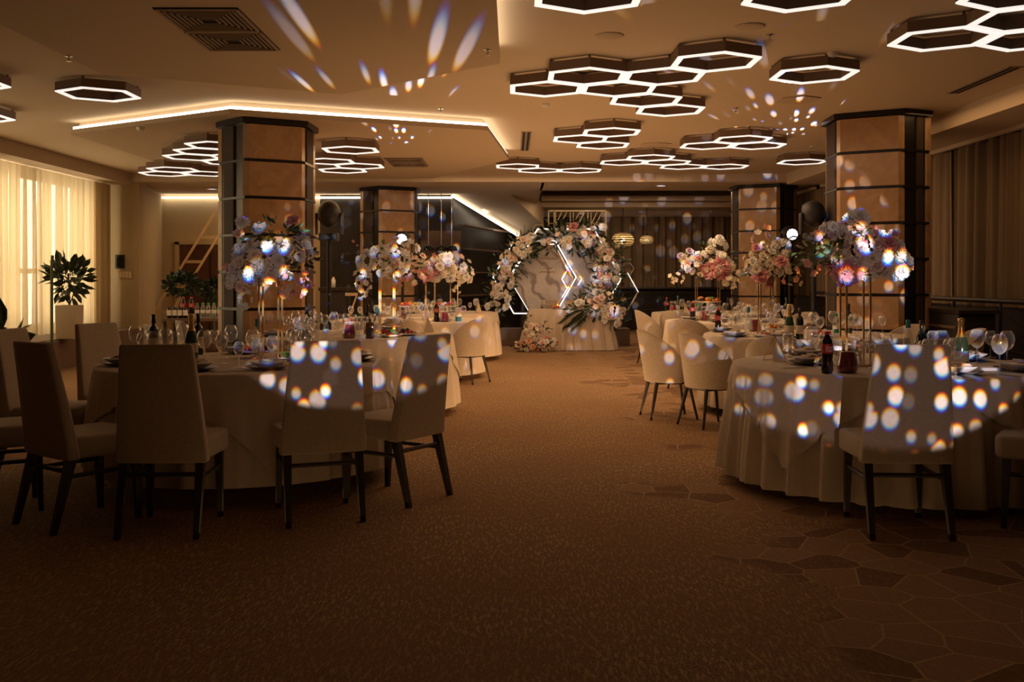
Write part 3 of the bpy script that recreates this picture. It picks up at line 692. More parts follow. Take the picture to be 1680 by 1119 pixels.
def table(c, Rr, desc, seed, folds=24, rot=.5, zb=.05, amp=.032, half=1.12):
    t = empty('round_table', (c[0], c[1], 0), 0, 'round banquet table hidden under the cloths of the '+desc, 'table')
    part(MB().lathe([(.001, .74), (Rr-.03, .74), (Rr-.03, .759), (.001, .759)], 48), 'tabletop', 'pale_wood', t)
    part(MB().lathe([(.05, .74), (.05, .08), (.32, .03), (.32, 0), (.001, 0)], 20), 'pedestal', 'black_metal', t)
    o = cloth('tablecloth', (c[0], c[1], 0), Rr, .7655, .7655-zb, folds, amp, .05, seed, 'cloth'); tag(o, 'floor-length pleated white cloth on the '+desc, 'tablecloth', 'floor-length tablecloths')
    def lf(a):
        a += rot; return min(.56, max(.10, half/max(abs(cos(a)), abs(sin(a)))-Rr))
    o = cloth('overlay_cloth', (c[0], c[1], 0), Rr+.006, .7715, .5, folds, amp*.55, .055, seed, 'cloth', lf=lf); tag(o, 'square top cloth with hanging corners over the '+desc, 'tablecloth', 'square overlay cloths')
N1 = 'near left table'; N2 = 'near right table'; N3 = 'second left table'; N4 = 'second right table'; N5 = 'third left table'; N6 = 'third right table'; N7 = 'fourth left table'; N8 = 'fourth right table'
table(T1, .95, N1, 1, 26, .35, .12, .034); table(T2, .98, N2, 2, 30, .15, .06, .062)
table(T3, 1.0, N3, 3, 24, .6, .08); table(T4, .98, N4, 4, 24, .2, .08); table(T5, 1.0, N5, 5, 24, .1, .08); table(T6, .98, N6, 6, 24, .7, .08)
table(T7, .98, N7, 7, 24, .3, .08); table(T8, .98, N8, 8, 24, .9, .08)
# ------------------------------------------------------------------ tableware prototypes
def glass_obj(h, rb, kind):
    r = empty('wine_glass', (0, 0, 0), 0, 'x', 'glass', 'x')
    m = MB(); hb = h*.46
    m.lathe([(.001, .003), (.034, .002), (.034, .004), (.006, .010), (.0038, .02), (.0038, hb-.004), (.006, hb)], 20)
    part(m, 'stem', 'glass', r, smooth=True)
    prof = []
    for k in range(11):
        t = k/10; rr = rb*sin(pi*min(1, .06+t*.80))**.62 if kind == 'wine' else rb*(.55+.45*min(1, t*1.6))
        prof.append((max(.004, rr*(1 if t > .05 else .6)), hb+(h-hb)*t))
    inner = [(max(.002, a-.0018), b) for a, b in prof[::-1]]
    part(MB().lathe(prof+inner, 28), 'bowl', 'glass', r, smooth=True); return r
GL = {'big': glass_obj(.225, .047, 'wine'), 'mid': glass_obj(.19, .040, 'wine'), 'small': glass_obj(.165, .033, 'wine')}
GU = set(); RES = {}
def where(x, y, c, N):
    dx = x-c[0]; dy = y-c[1]
    lr = 'left' if dx < -.3 else 'right' if dx > .3 else 'middle'
    fb = 'near' if dy < -.3 else 'far' if dy > .3 else 'central'
    t = {('left', 'near'): 'front left edge', ('right', 'near'): 'front right edge', ('middle', 'near'): 'front edge', ('left', 'far'): 'back left side', ('right', 'far'): 'back right side', ('middle', 'far'): 'back', ('left', 'central'): 'left side', ('right', 'central'): 'right side', ('middle', 'central'): 'middle'}[(lr, fb)]
    return '%s of %s' % (t, N)
SZ = {'big': 'large wine glass', 'mid': 'medium wine glass', 'small': 'small stemmed glass'}
def place(proto, key, x, y, z, label, group, rz=0):
    if key not in GU: GU.add(key); o = proto; o.location = (x, y, z); o.rotation_euler[2] = rz; o['label'] = label; o['group'] = group; return o
    return dup(proto, (x, y, z), rz, label, group)
def glass(kind, x, y, c, N):
    RES.setdefault(N, []).append((x, y, .045)); wh = where(x, y, c, N)
    return place(GL[kind], 'g'+kind, x, y, ZT, SZ[kind]+', '+wh, SZ[kind]+'es, '+wh)
# bottles -----------------------------------------------------------
def bottle(kind, x, y, label, z=ZT, rz=0, s=1, N=None):
    r = empty({'cola': 'cola_bottle', 'wine': 'wine_bottle', 'champagne': 'champagne_bottle', 'vodka': 'spirit_bottle', 'water': 'water_bottle', 'dark': 'square_bottle', 'mini': 'water_bottle'}[kind], (x, y, z), rz, label, 'bottle')
    if N: RES.setdefault(N, []).append((x, y, .045))
    if kind == 'cola':
        part(MB().lathe([(.001, .002), (.030, 0), (.034, .02), (.034, .06), (.031, .085), (.034, .115), (.034, .17), (.026, .20), (.013, .225), (.013, .235)], 24), 'body', 'cola', r, smooth=True)
        lb = part(MB().lathe([(.0346, .118), (.0352, .120), (.0352, .172), (.0346, .174)], 24), 'label_band', 'label_red', r, smooth=True)
        part(MB().lathe([(.0145, .228), (.0145, .246), (.001, .247)], 16), 'cap', 'red_cap', r, smooth=True)
        tc = bpy.data.curves.new('lettering', 'FONT'); tc.body = 'Coca\nCola'; tc.size = .021; tc.align_x = 'CENTER'; tc.extrude = .0003; tc.space_line = .85; tc.materials.append(MATS['label_white'])
        to = bpy.data.objects.new('lettering', tc); COL.objects.link(to); bpy.context.view_layer.update(); tm = bpy.data.meshes.new_from_object(to); bpy.data.objects.remove(to); to = bpy.data.objects.new('lettering', tm); COL.objects.link(to); to.parent = r; to.location = (0, -.0362, .148); to.rotation_euler = (R(90), 0, 0); CH[r.name].append(to)
    elif kind == 'wine':
        part(MB().lathe([(.001, .002), (.036, 0), (.037, .02), (.037, .18), (.030, .205), (.014, .225), (.0135, .245)], 24), 'body', 'wine_glass_dark', r, smooth=True)
        part(MB().lathe([(.0375, .05), (.0378, .052), (.0378, .13), (.0375, .132)], 24), 'label_band', 'label_cream', r, smooth=True)
        part(MB().lathe([(.0145, .235), (.0155, .24), (.0155, .30), (.001, .302)], 16), 'cap', 'black_band', r, smooth=True)
    elif kind == 'champagne':
        part(MB().lathe([(.001, .002), (.042, 0), (.044, .02), (.044, .13), (.034, .18), (.019, .22), (.017, .24)], 24), 'body', 'green_glass', r, smooth=True)
        part(MB().lathe([(.0445, .045), (.045, .047), (.045, .11), (.0445, .112)], 24), 'label_band', 'label_cream', r, smooth=True)
        part(MB().lathe([(.029, .196), (.0205, .222), (.0185, .25), (.018, .285), (.021, .29), (.021, .31), (.001, .315)], 20), 'foil', 'gold_foil', r, smooth=True)
    elif kind == 'vodka':
        part(MB().lathe([(.001, .002), (.036, 0), (.038, .02), (.038, .14), (.030, .17), (.015, .195), (.013, .24)], 24), 'body', 'bottle_clear', r, smooth=True)
        part(MB().lathe([(.0385, .05), (.039, .052), (.039, .11), (.0385, .112)], 24), 'label_band', 'label_white', r, smooth=True)
        part(MB().lathe([(.0145, .22), (.016, .225), (.016, .275), (.001, .277)], 16), 'cap', 'teal_cap', r, smooth=True)
    elif kind in ('water', 'mini'):
        k = 1 if kind == 'water' else .72
        part(MB().lathe([(.001, .002*k), (.032*k, 0), (.034*k, .02*k), (.031*k, .05*k), (.034*k, .08*k), (.031*k, .11*k), (.034*k, .14*k), (.026*k, .18*k), (.013*k, .205*k), (.013*k, .215*k)], 20), 'body', 'bottle_clear', r, smooth=True)
        part(MB().lathe([(.0345*k, .075*k), (.035*k, .077*k), (.035*k, .12*k), (.0345*k, .122*k)], 20), 'label_band', 'label_white', r, smooth=True)
        part(MB().lathe([(.016*k, .208*k), (.016*k, .232*k), (.001, .233*k)], 14), 'cap', 'green_cap' if kind == 'water' else 'teal_cap', r, smooth=True)
    elif kind == 'dark':
        part(MB().box((0, 0, .075), (.075, .05, .15)), 'body', 'brown_spirit', r, bevel=.008)
        part(MB().box((0, -.0255, .06), (.06, .002, .07)), 'label_band', 'black_band', r)
        part(MB().lathe([(.012, .15), (.012, .19)], 14), 'neck', 'brown_spirit', r, smooth=True); part(MB().lathe([(.016, .185), (.016, .215), (.001, .216)], 14), 'cap', 'cream_cap', r, smooth=True)
    if s != 1: r.scale = (s, s, s)
    return r
def pitcher(x, y, label, N, rz=0):
    r = empty('juice_pitcher', (x, y, ZT), rz, label, 'pitcher'); RES.setdefault(N, []).append((x, y, .07))
    part(MB().lathe([(.001, .003), (.050, .002), (.060, .02), (.060, .05), (.046, .12), (.044, .125), (.001, .125)], 24), 'juice', 'juice', r, smooth=True)
    part(MB().lathe([(.053, 0), (.063, .02), (.063, .05), (.048, .12), (.046, .16), (.052, .19), (.050, .19), (.044, .16)], 24), 'jug', 'glass', r, smooth=True)
    part(MB().tube([(.05, 0, .15), (.085, 0, .14), (.09, 0, .09), (.06, 0, .05)], .006, 8), 'handle', 'glass', r, smooth=True); return r
def plate_setting(x, y, N, c, nap=True):
    RES.setdefault(N, []).append((x, y, .13)); wh = where(x, y, c, N)
    o = MB().lathe([(.001, .006), (.08, .004), (.10, .008), (.135, .020), (.138, .023), (.134, .023), (.10, .013), (.08, .010), (.001, .010)], 36).build('charger_plate', 'china_dark', smooth=True, loc=(x, y, ZT)); tag(o, 'dark charger plate, '+wh, 'plate', 'dark charger plates, '+wh)
    o = MB().lathe([(.001, .012), (.05, .011), (.07, .020), (.112, .046), (.115, .050), (.110, .050), (.07, .027), (.001, .020)], 36).build('deep_plate', 'china', smooth=True, loc=(x, y, ZT)); tag(o, 'pale deep plate on charger, '+wh, 'plate', 'deep plates, '+wh)
    if nap:
        m = MB(); m.prism([(-.04, -.09), (.05, -.07), (.06, .08), (-.03, .09)], 0, .008).prism([(-.02, -.08), (.03, -.09), (.045, .06), (0, .07)], .008, .018)
        o = m.build('napkin', 'napkin', loc=(x, y, ZT+.051), bevel=.003); tag(o, 'folded beige napkin, '+wh, 'napkin', 'folded napkins, '+wh)
def cutlery(x, y, rz, N, c):
    wh = where(x, y, c, N)
    r = empty('fork', (x, y, ZT+.001), rz, 'steel fork lying at the '+wh, 'fork', 'forks at the '+wh)
    m = MB(); m.box((0, -.03, .002), (.008, .13, .003)).box((0, .045, .002), (.022, .025, .003))
    part(m, 'handle', 'steel', r)
    for k in range(4): part(MB().box((-.009+.006*k, .075, .002), (.003, .04, .002)), 'tine', 'steel', r)
    ox = cos(rz)*.035; oy = sin(rz)*.035
    r = empty('knife', (x+ox, y+oy, ZT+.001), rz, 'steel knife lying at the '+wh, 'knife', 'knives at the '+wh)
    part(MB().box((0, -.05, .002), (.011, .09, .004)), 'handle', 'steel', r); part(MB().prism([(-.006, -.005), (.006, -.005), (.007, .08), (0, .10), (-.006, .08)], .001, .003), 'blade', 'steel', r)
rn = random.Random(77)
def dish(x, y, cols, label, N, r0=.12, raised=0, n=18):
    RES.setdefault(N, []).append((x, y, r0))
    z = ZT+raised
    r = empty('serving_dish' if not raised else 'fruit_stand', (x, y, ZT), 0, label, 'dish')
    if raised: part(MB().lathe([(.001, .002), (.06, 0), (.055, .01), (.01, .02), (.01, raised), (.03, raised+.002)], 20), 'pedestal', 'china', r, smooth=True)
    part(MB().lathe([(.001, raised+.006), (r0*.6, raised+.004), (r0, raised+.022), (r0*.98, raised+.026), (r0*.6, raised+.010), (.001, raised+.010)], 32), 'plate', 'china', r, smooth=True)
    for k in range(n):
        a = rn.uniform(0, 6.28); q = sqrt(rn.random())*r0*.72; rr = rn.uniform(.012, .022)*r0/.12
        mm = MB().sphere((0, 0, 0), rr, 10, 6, (rn.uniform(.8, 1.4), rn.uniform(.8, 1.2), rn.uniform(.6, 1)))
        o = mm.build('food_piece', rn.choice(cols), smooth=True); o['label'] = 'small food piece on the '+label.split(',')[0]; o['label'] = ' '.join(o['label'].split()[:15]); o['category'] = 'food'; o['group'] = 'food pieces on '+label
        o.location = (x+q*cos(a), y+q*sin(a), z+.012+rr*.8+(.03*(1-q/r0) if k % 2 else 0))
def tent(x, y, rz, label):
    r = empty('table_card', (x, y, ZT), rz, label, 'table card')
    w, h, dp = .055, .17, .055
    for s in (-1, 1):
        m = MB()
        m.tube([(-w, s*dp, .003), (0, 0, h)], .0028, 6).tube([(w, s*dp, .003), (0, 0, h)], .0028, 6).tube([(-w, s*dp, .003), (w, s*dp, .003)], .0028, 6); part(m, 'frame', 'gold', r)
    m = MB().add([(-w+.008, -dp+.003, .008), (w-.008, -dp+.003, .008), (0, -.002, h-.012), (-w+.008, -dp+.0045, .008), (w-.008, -dp+.0045, .008), (0, -.0005, h-.012)], [(0, 1, 2), (5, 4, 3), (0, 3, 4, 1), (1, 4, 5, 2), (2, 5, 3, 0)])
    part(m, 'card', 'label_cream', r)
# ------------------------------------------------------------------ near left table
for k, px, d in (('big', 222, 7.05), ('mid', 234, 6.8), ('mid', 246, 7.2), ('big', 272, 6.6), ('mid', 286, 6.95), ('big', 300, 7.35), ('big', 335, 6.45), ('mid', 352, 7.15), ('mid', 363, 6.5), ('big', 379, 7.1), ('big', 415, 6.45), ('mid', 447, 6.4), ('big', 500, 6.5), ('mid', 478, 7.3), ('small', 392, 6.2)): glass(k, pt(px, d), d, T1, N1)
bottle('wine', pt(252, 7.15), 7.15, 'dark wine bottle with black capsule among glasses, left on the near left table', N=N1)
bottle('champagne', pt(314, 6.9), 6.9, 'gold-necked champagne bottle between glasses behind the plain-backed chair', N=N1)
bottle('vodka', pt(422, 6.95), 6.95, 'clear spirit bottle with teal cap beside the near left gold flower stand', N=N1)
bottle('wine', pt(325, 7.3), 7.3, 'dark wine bottle behind the champagne bottle on the near left table', N=N1)
for x, y in ((-2.50, 6.38), (-2.42, 6.98), (-1.92, 6.02), (-1.50, 6.12), (-1.06, 6.75), (-1.25, 7.3), (-2.0, 7.4)): plate_setting(x, y, N1, T1)
for x, y, a in ((-1.72, 5.98, -.9), (-1.30, 6.02, -.7), (-2.3, 6.1, .5), (-2.65, 6.6, 1.2)): cutlery(x, y, a, N1, T1)
dish(-1.80, 7.02, ['fruit_dark', 'fruit_dark', 'fruit_red'], 'white dish heaped with dark berries behind glasses on the near left table', N1, .13, .03, 26)
dish(-1.55, 6.78, ['fruit_red', 'fruit_orange', 'greens'], 'small dish of red and green bites behind the teal-capped bottle', N1, .09, 0, 12)
# ------------------------------------------------------------------ near right table
bottle('cola', pt(1357, 5.86), 5.86, 'full cola bottle with red label at the front of the near right table', N=N2)
pitcher(pt(1390, 5.90), 5.90, 'round glass jug of red juice beside the cola bottle on the near right table', N2, 2.8)
bottle('vodka', pt(1490, 6.8), 6.8, 'clear spirit bottle left of the dark bottle, behind the spotted chair back', N=N2)
bottle('wine', pt(1512, 6.7), 6.7, 'short dark bottle right of the clear spirit bottle, behind the spotted chair', s=.92, N=N2)
bottle('champagne', pt(1577, 6.15), 6.15, 'champagne bottle with lit white-gold neck at the right end of the near right table', N=N2)
bottle('water', pt(1372, 6.4), 6.4, 'water bottle with green cap right behind the cola bottle', N=N2)
for k, px, d in (('big', 1433, 6.2), ('mid', 1455, 6.6), ('big', 1545, 6.35), ('big', 1568, 5.60), ('big', 1603, 6.5), ('big', 1640, 5.95), ('big', 1652, 6.3), ('mid', 1530, 7.0), ('mid', 1420, 7.0), ('mid', 1625, 7.0)): glass(k, pt(px, d), d, T2, N2)
for x, y in ((2.60, 5.80), (3.05, 6.0), (1.93, 6.45), (2.1, 7.1), (3.1, 6.75)): plate_setting(x, y, N2, T2)
for x, y, a in ((2.40, 5.68, -.1), (2.82, 5.72, .3), (1.75, 6.2, -1.2)): cutlery(x, y, a, N2, T2)
tent(pt(1271, 6.75), 6.75, .35, 'gold-framed triangular table card at the left edge of the near right table')
dish(2.30, 6.85, ['fruit_dark', 'fruit_red'], 'dish of dark grapes behind the spotted chair on the near right table', N2, .11, .02, 20)
dish(2.22, 6.35, ['china', 'label_cream', 'napkin'], 'pale raised dish catching bluish light right of the juice jug', N2, .10, .12, 8)
o = MB().box((0, 0, .01), (.18, .12, .02)).build('napkin', 'label_white', loc=(pt(1610, 6.0)+.02, 6.05, ZT), bevel=.004); tag(o, 'folded white napkin beside the champagne bottle on the near right table', 'napkin')
# ------------------------------------------------------------------ second left table
bottle('water', pt(590, 9.3), 9.3, 'water bottle with green cap beside the red juice jug, second left table', N=N3)
bottle('dark', pt(607, 9.25), 9.25, 'square brown bottle with dark label right of the green-capped water bottle', N=N3)
pitcher(pt(573, 9.3), 9.3, 'glass jug of red juice behind the blue-spotted chair, second left table', N3)
bottle('mini', pt(535, 9.25), 9.25, 'small water bottle with teal cap left of the red juice jug', N=N3)
bottle('mini', pt(519, 9.2), 9.2, 'small teal-capped water bottle, leftmost beside the dark gadget on the second left table', N=N3)
bottle('wine', pt(603, 9.9), 9.9, 'dark wine bottle behind the square brown bottle', N=N3)
bottle('wine', pt(504, 10.0), 10.0, 'dark wine bottle at the left side of the second left table', N=N3)
bottle('vodka', pt(618, 9.6), 9.6, 'clear bottle directly left of the second left gold flower stand', N=N3)
for k, px, d in (('big', 485, 10.2), ('mid', 470, 9.8), ('mid', 497, 9.7), ('big', 513, 10.3), ('big', 522, 9.8), ('big', 548, 9.9), ('mid', 560, 10.3), ('big', 498, 9.25), ('mid', 512, 9.4), ('mid', 580, 10.2), ('small', 590, 9.9), ('mid', 545, 10.5), ('big', 662, 10.5), ('mid', 650, 10.3)): glass(k, pt(px, d), d, T3, N3)
dish(pt(640, 9.5), 9.5, ['fruit_red', 'fruit_red', 'greens'], 'flat plate of red slices below the second left gold flower stand', N3, .13)
dish(pt(665, 9.75), 9.75, ['fruit_red', 'napkin', 'fruit_dark'], 'flat plate of cold meat at the right of the second left table', N3, .14)
dish(pt(575, 10.0), 10.0, ['fruit_red', 'label_pink', 'fruit_orange'], 'raised dish of red and pink food behind the red juice jug', N3, .09, .1, 14)
for x, y in ((-2.3, 9.6), (-2.2, 10.3), (-1.3, 10.6)): plate_setting(x, y, N3, T3)
tent(pt(702, 10.1), 10.1, .3, 'gold-framed triangular table card at the right side of the second left table')
# ------------------------------------------------------------------ second right table
bottle('cola', pt(1178, 10.4), 10.4, 'cola bottle with red label at the left of the second right table', N=N4)
pitcher(pt(1238, 10.5), 10.5, 'jug of red juice half hidden behind glasses on the second right table', N4)
bottle('champagne', pt(1295, 9.45), 9.45, 'champagne bottle with gold foil neck behind the triangular card', N=N4)
bottle('wine', pt(1312, 9.2), 9.2, 'black bottle right of the gold-foiled champagne on the second right table', s=.95, N=N4)
bottle('vodka', pt(1228, 9.9), 9.9, 'clear decanter-like bottle behind the bright glasses, second right table', N=N4)
bottle('wine', pt(1392, 10.2), 10.2, 'tall dark bottle behind the near right flower stand posts', N=N4)
for k, px, d in (('big', 1190, 9.6), ('mid', 1203, 9.9), ('big', 1210, 9.5), ('mid', 1200, 10.3), ('big', 1264, 10.0), ('mid', 1275, 10.3), ('big', 1318, 9.6), ('big', 1335, 9.9), ('mid', 1346, 9.6), ('big', 1366, 10.2), ('big', 1378, 9.7), ('mid', 1408, 9.9), ('big', 1400, 9.4), ('mid', 1220, 10.6), ('small', 1252, 9.5)): glass(k, pt(px, d), d, T4, N4)
dish(pt(1255, 9.5), 9.5, ['label_white', 'fruit_red', 'napkin'], 'plate of pale and red rolls left of the champagne on the second right table', N4, .13)
dish(pt(1350, 9.5), 9.5, ['fruit_red', 'fruit_orange', 'napkin'], 'plate of red snacks right of the black bottle on the second right table', N4, .13)
dish(pt(1270, 9.9), 9.9, ['fruit_dark', 'fruit_orange'], 'heaped dish of dark fruit beneath the second right gold stand', N4, .1, .04)
for x, y in ((2.14, 9.55), (2.5, 9.2), (2.2, 10.4)): plate_setting(x, y, N4, T4)
o = bottle('water', pt(1372, 9.3), 9.3, 'water bottle with green cap above the cola bottle, second right table', N=N4)
# ------------------------------------------------------------------ third left table
pitcher(pt(661, 13.3), 13.3, 'jug of dark red juice left of centre on the third left table', N5)
bottle('cola', pt(716, 12.85), 12.85, 'cola bottle left of the red jug on the third left table', N=N5)
pitcher(pt(729, 12.8), 12.8, 'jug of red juice between the cola and the water bottle, third left table', N5)
bottle('water', pt(743, 12.8), 12.8, 'water bottle with green cap right of the jug on the third left table', N=N5)
r = empty('juice_carton', (pt(752, 13.0), 13.0, ZT), .2, 'white and blue carton at the right of the third left table', 'carton'); part(MB().box((0, 0, .12), (.07, .06, .12)), 'upper_carton', 'label_white', r); part(MB().box((0, 0, .03), (.071, .061, .06)), 'blue_base', 'teal_cap', r)
for k, px, d in (('big', 628, 13.4), ('mid', 636, 13.1), ('big', 645, 13.5), ('big', 675, 13.2), ('mid', 683, 13.5), ('big', 692, 13.2), ('mid', 700, 13.6), ('mid', 620, 13.6), ('big', 705, 13.1), ('mid', 668, 13.8), ('small', 738, 13.2)): glass(k, pt(px, d), d, T5, N5)
dish(pt(672, 13.7), 13.7, ['fruit_orange', 'fruit_red', 'fruit_yellow'], 'raised stand of orange and red fruit behind glasses, third left table', N5, .16, .16, 26)
dish(pt(733, 13.4), 13.4, ['fruit_red', 'label_pink', 'fruit_orange', 'label_white'], 'raised stand of pink and red fruit above the red jug, third left table', N5, .15, .17, 26)
# ------------------------------------------------------------------ third right table
bottle('cola', pt(1136, 13.3), 13.3, 'cola bottle at the left edge of the third right table', N=N6)
pitcher(pt(1156, 13.2), 13.2, 'jug of dark red juice at the left of the third right table', N6)
bottle('water', pt(1146, 13.0), 13.0, 'water bottle with green cap between cola and jug, third right table', N=N6)
for k, px, d in (('big', 1170, 13.1), ('mid', 1180, 13.4), ('big', 1190, 13.6), ('mid', 1212, 13.8), ('big', 1222, 13.6), ('mid', 1232, 13.4), ('big', 1165, 13.6), ('mid', 1243, 13.7), ('big', 1255, 13.5), ('mid', 1285, 13.6), ('big', 1275, 13.3)): glass(k, pt(px, d), d, T6, N6)
dish(pt(1160, 13.75), 13.75, ['fruit_orange', 'fruit_red', 'greens', 'fruit_dark'], 'tall stand heaped with bright fruit under the third right flowers', N6, .2, .22, 34)
bottle('wine', pt(1195, 13.3), 13.3, 'dark wine bottle in the middle of the third right table', N=N6)
bottle('wine', pt(1290, 13.5), 13.5, 'dark wine bottle towards the right of the third right table', N=N6)
# ------------------------------------------------------------------ fourth tables
for k, px, d in (('big', 700, 16.4), ('mid', 712, 16.8), ('big', 722, 16.3), ('mid', 745, 16.5)): glass(k, pt(px, d), d, T7, N7)
tent(pt(785, 16.3), 16.3, .2, 'gold-framed triangular table card on the fourth left table')
dish(pt(757, 16.2), 16.2, ['fruit_red', 'label_pink'], 'small plate of red food on the fourth left table', N7, .1)
bottle('cola', pt(1094, 16.3), 16.3, 'cola bottle on the fourth right table near the arch', N=N8)
pitcher(pt(1104, 16.2), 16.2, 'jug of red juice on the fourth right table', N8)
bottle('vodka', pt(1112, 16.5), 16.5, 'clear bottle right of the jug on the fourth right table', N=N8)
for k, px, d in (('big', 1119, 16.2), ('mid', 1130, 16.4), ('big', 1150, 16.6)): glass(k, pt(px, d), d, T8, N8)
tent(pt(1124, 15.9), 15.9, .3, 'small gold-framed table card on the fourth right table')
# filler settings around the far tables (plates seen edge on)
for c, N, sp in ((T5, N5, ((-.6, -.4), (.5, -.5), (-.1, -.75))), (T6, N6, ((-.7, -.1), (-.4, -.6), (.2, -.7))), (T7, N7, ((.3, -.6), (-.4, -.6))), (T8, N8, ((-.6, -.4), (-.1, -.7)))):
    for dx, dy in sp: plate_setting(c[0]+dx, c[1]+dy, N, c, False)
# more glasses crowding the middle of the tables
rg = random.Random(5)
for c, N, n in ((T1, N1, 5), (T2, N2, 6), (T3, N3, 12), (T4, N4, 12), (T5, N5, 12), (T6, N6, 12), (T7, N7, 8), (T8, N8, 8)):
    k = 0; tries = 0
    while k < n and tries < 600:
        tries += 1; a = rg.uniform(0, 6.28); q = rg.uniform(.25, .78); x = c[0]+q*cos(a); y = c[1]+q*sin(a)
        if any(hypot(x-u, y-v) < w+.05 for u, v, w in RES.get(N, [])) or hypot(x-c[0]+.0, y-c[1]) < .2: continue
        if N in (N1,) and x > c[0]-.1 and y < c[1]: continue
        glass(rg.choice(['big', 'mid', 'mid', 'small']), x, y, c, N); k += 1
# ================================================================== FLOWERS
def petal(mb, M, L, W, cup, curl, nu=3, nv=4):
    b = len(mb.v)
    for j in range(nv+1):
        t = j/nv; w = W*sin(pi*min(.93, .16+t*.72))**.7
        for i in range(nu+1):
            u = i/nu*2-1
            x = u*w/2; z = L*t; y = cup*(1-u*u)*L*.3*-1+cup*L*.35*t*t*-1+curl*L*max(0, t-.6)**2*2.2+cup*.0
            mb.v.append(tuple(M @ Vector((x, y, z))))
    for j in range(nv):
        for i in range(nu): a = b+j*(nu+1)+i; mb.f.append((a, a+1, a+nu+2, a+nu+1))
def bloom_mesh(kind, color, seed):
    rnd = random.Random(seed); mb = MB()
    def ringp(n, tilt, L, W, cup, curl, r0=0, z0=0, jit=.12):
        a0 = rnd.uniform(0, 6)
        for k in range(n):
            a = a0+2*pi*k/n+rnd.uniform(-jit, jit)
            M = Matrix.Rotation(a, 4, 'Z') @ Matrix.Translation((0, r0, z0)) @ Matrix.Rotation(-(tilt+rnd.uniform(-jit, jit)), 4, 'X')
            s = rnd.uniform(.9, 1.1); petal(mb, M, L*s, W*s, -cup, curl)
    if kind == 'rose':
        ringp(4, .10, .62, .42, -.9, 0, .02, 0); ringp(5, .35, .70, .62, -.8, .2, .05, -.02); ringp(6, .72, .82, .78, -.6, .5, .08, -.04); ringp(7, 1.12, .95, .86, -.4, .7, .08, -.08)
    elif kind == 'peony':
        ringp(8, .15, .6, .32, -.6, .3, .04, .05, .3); ringp(10, .45, .68, .38, -.5, .3, .07, .02, .3); ringp(11, .8, .8, .45, -.4, .4, .1, 0, .3); ringp(11, 1.2, .92, .52, -.3, .4, .1, -.05, .3)
        ringp(9, 1.6, .95, .6, -.3, .2, .08, -.08, .2)
    elif kind == 'blossom':
        ringp(5, 1.05, .95, .8, -.3, .3, .03, 0, .1); mb.sphere((0, 0, .12), .1, 6, 4)
    elif kind == 'bud':
        ringp(4, .12, .9, .6, -1.0, 0, .02, -.1); ringp(5, .3, .95, .75, -.9, .1, .06, -.12)
    elif kind == 'hydrangea':
        for k in range(26):
            z = 1-1.35*k/26; a = k*2.4; q = sqrt(max(0, 1-z*z)); n = Vector((q*cos(a), q*sin(a), z)); Q = n.to_track_quat('Z', 'Y').to_matrix().to_4x4()
            for j in range(4):
                M = Matrix.Translation(n*.72) @ Q @ Matrix.Rotation(j*pi/2+rnd.random(), 4, 'Z') @ Matrix.Rotation(-1.15, 4, 'X'); petal(mb, M, .30, .28, .3, .2, 2, 2)
        mb.sphere((0, 0, 0), .66, 10, 6)
    me = mb.mesh('%s_%s' % (kind, color), 'petal_'+color, True); return me
BM = {}
def bmesh_of(kind, color, v=0):
    k = (kind, color, v)
    if k not in BM: BM[k] = bloom_mesh(kind, color, hash(k[2])+len(BM)*7)
    return BM[k]
PW = {'rose': 'rose', 'peony': 'peony', 'blossom': 'small_blossom', 'bud': 'flower_bud', 'hydrangea': 'hydrangea'}
def leafcloud(mb, rnd, c, rad, n, L, W, up=0):
    for _ in range(n):
        d = Vector((rnd.gauss(0, 1), rnd.gauss(0, 1), rnd.gauss(0, 1)+up)).normalized(); p = Vector(c)+Vector((d.x*rad[0], d.y*rad[1], d.z*rad[2]))*rnd.uniform(.35, 1)
        Q = (d+Vector((rnd.uniform(-.6, .6), rnd.uniform(-.6, .6), rnd.uniform(-.4, .5)))).normalized().to_track_quat('Z', 'Y').to_matrix().to_4x4()
        s = rnd.uniform(.7, 1.3); l = L*s; w = W*s
        M = Matrix.Translation(p) @ Q @ Matrix.Rotation(rnd.uniform(0, 6), 4, 'Z')
        mb.add([(0, 0, 0), (-w*.42, .01*l, l*.3), (0, -.06*l, l*.33), (w*.42, .01*l, l*.3), (-w*.5, .03*l, l*.6), (0, -.05*l, l*.62), (w*.5, .03*l, l*.6), (0, .08*l, l)],
               [(0, 2, 1), (0, 3, 2), (1, 2, 5, 4), (2, 3, 6, 5), (4, 5, 7), (5, 6, 7)], M)
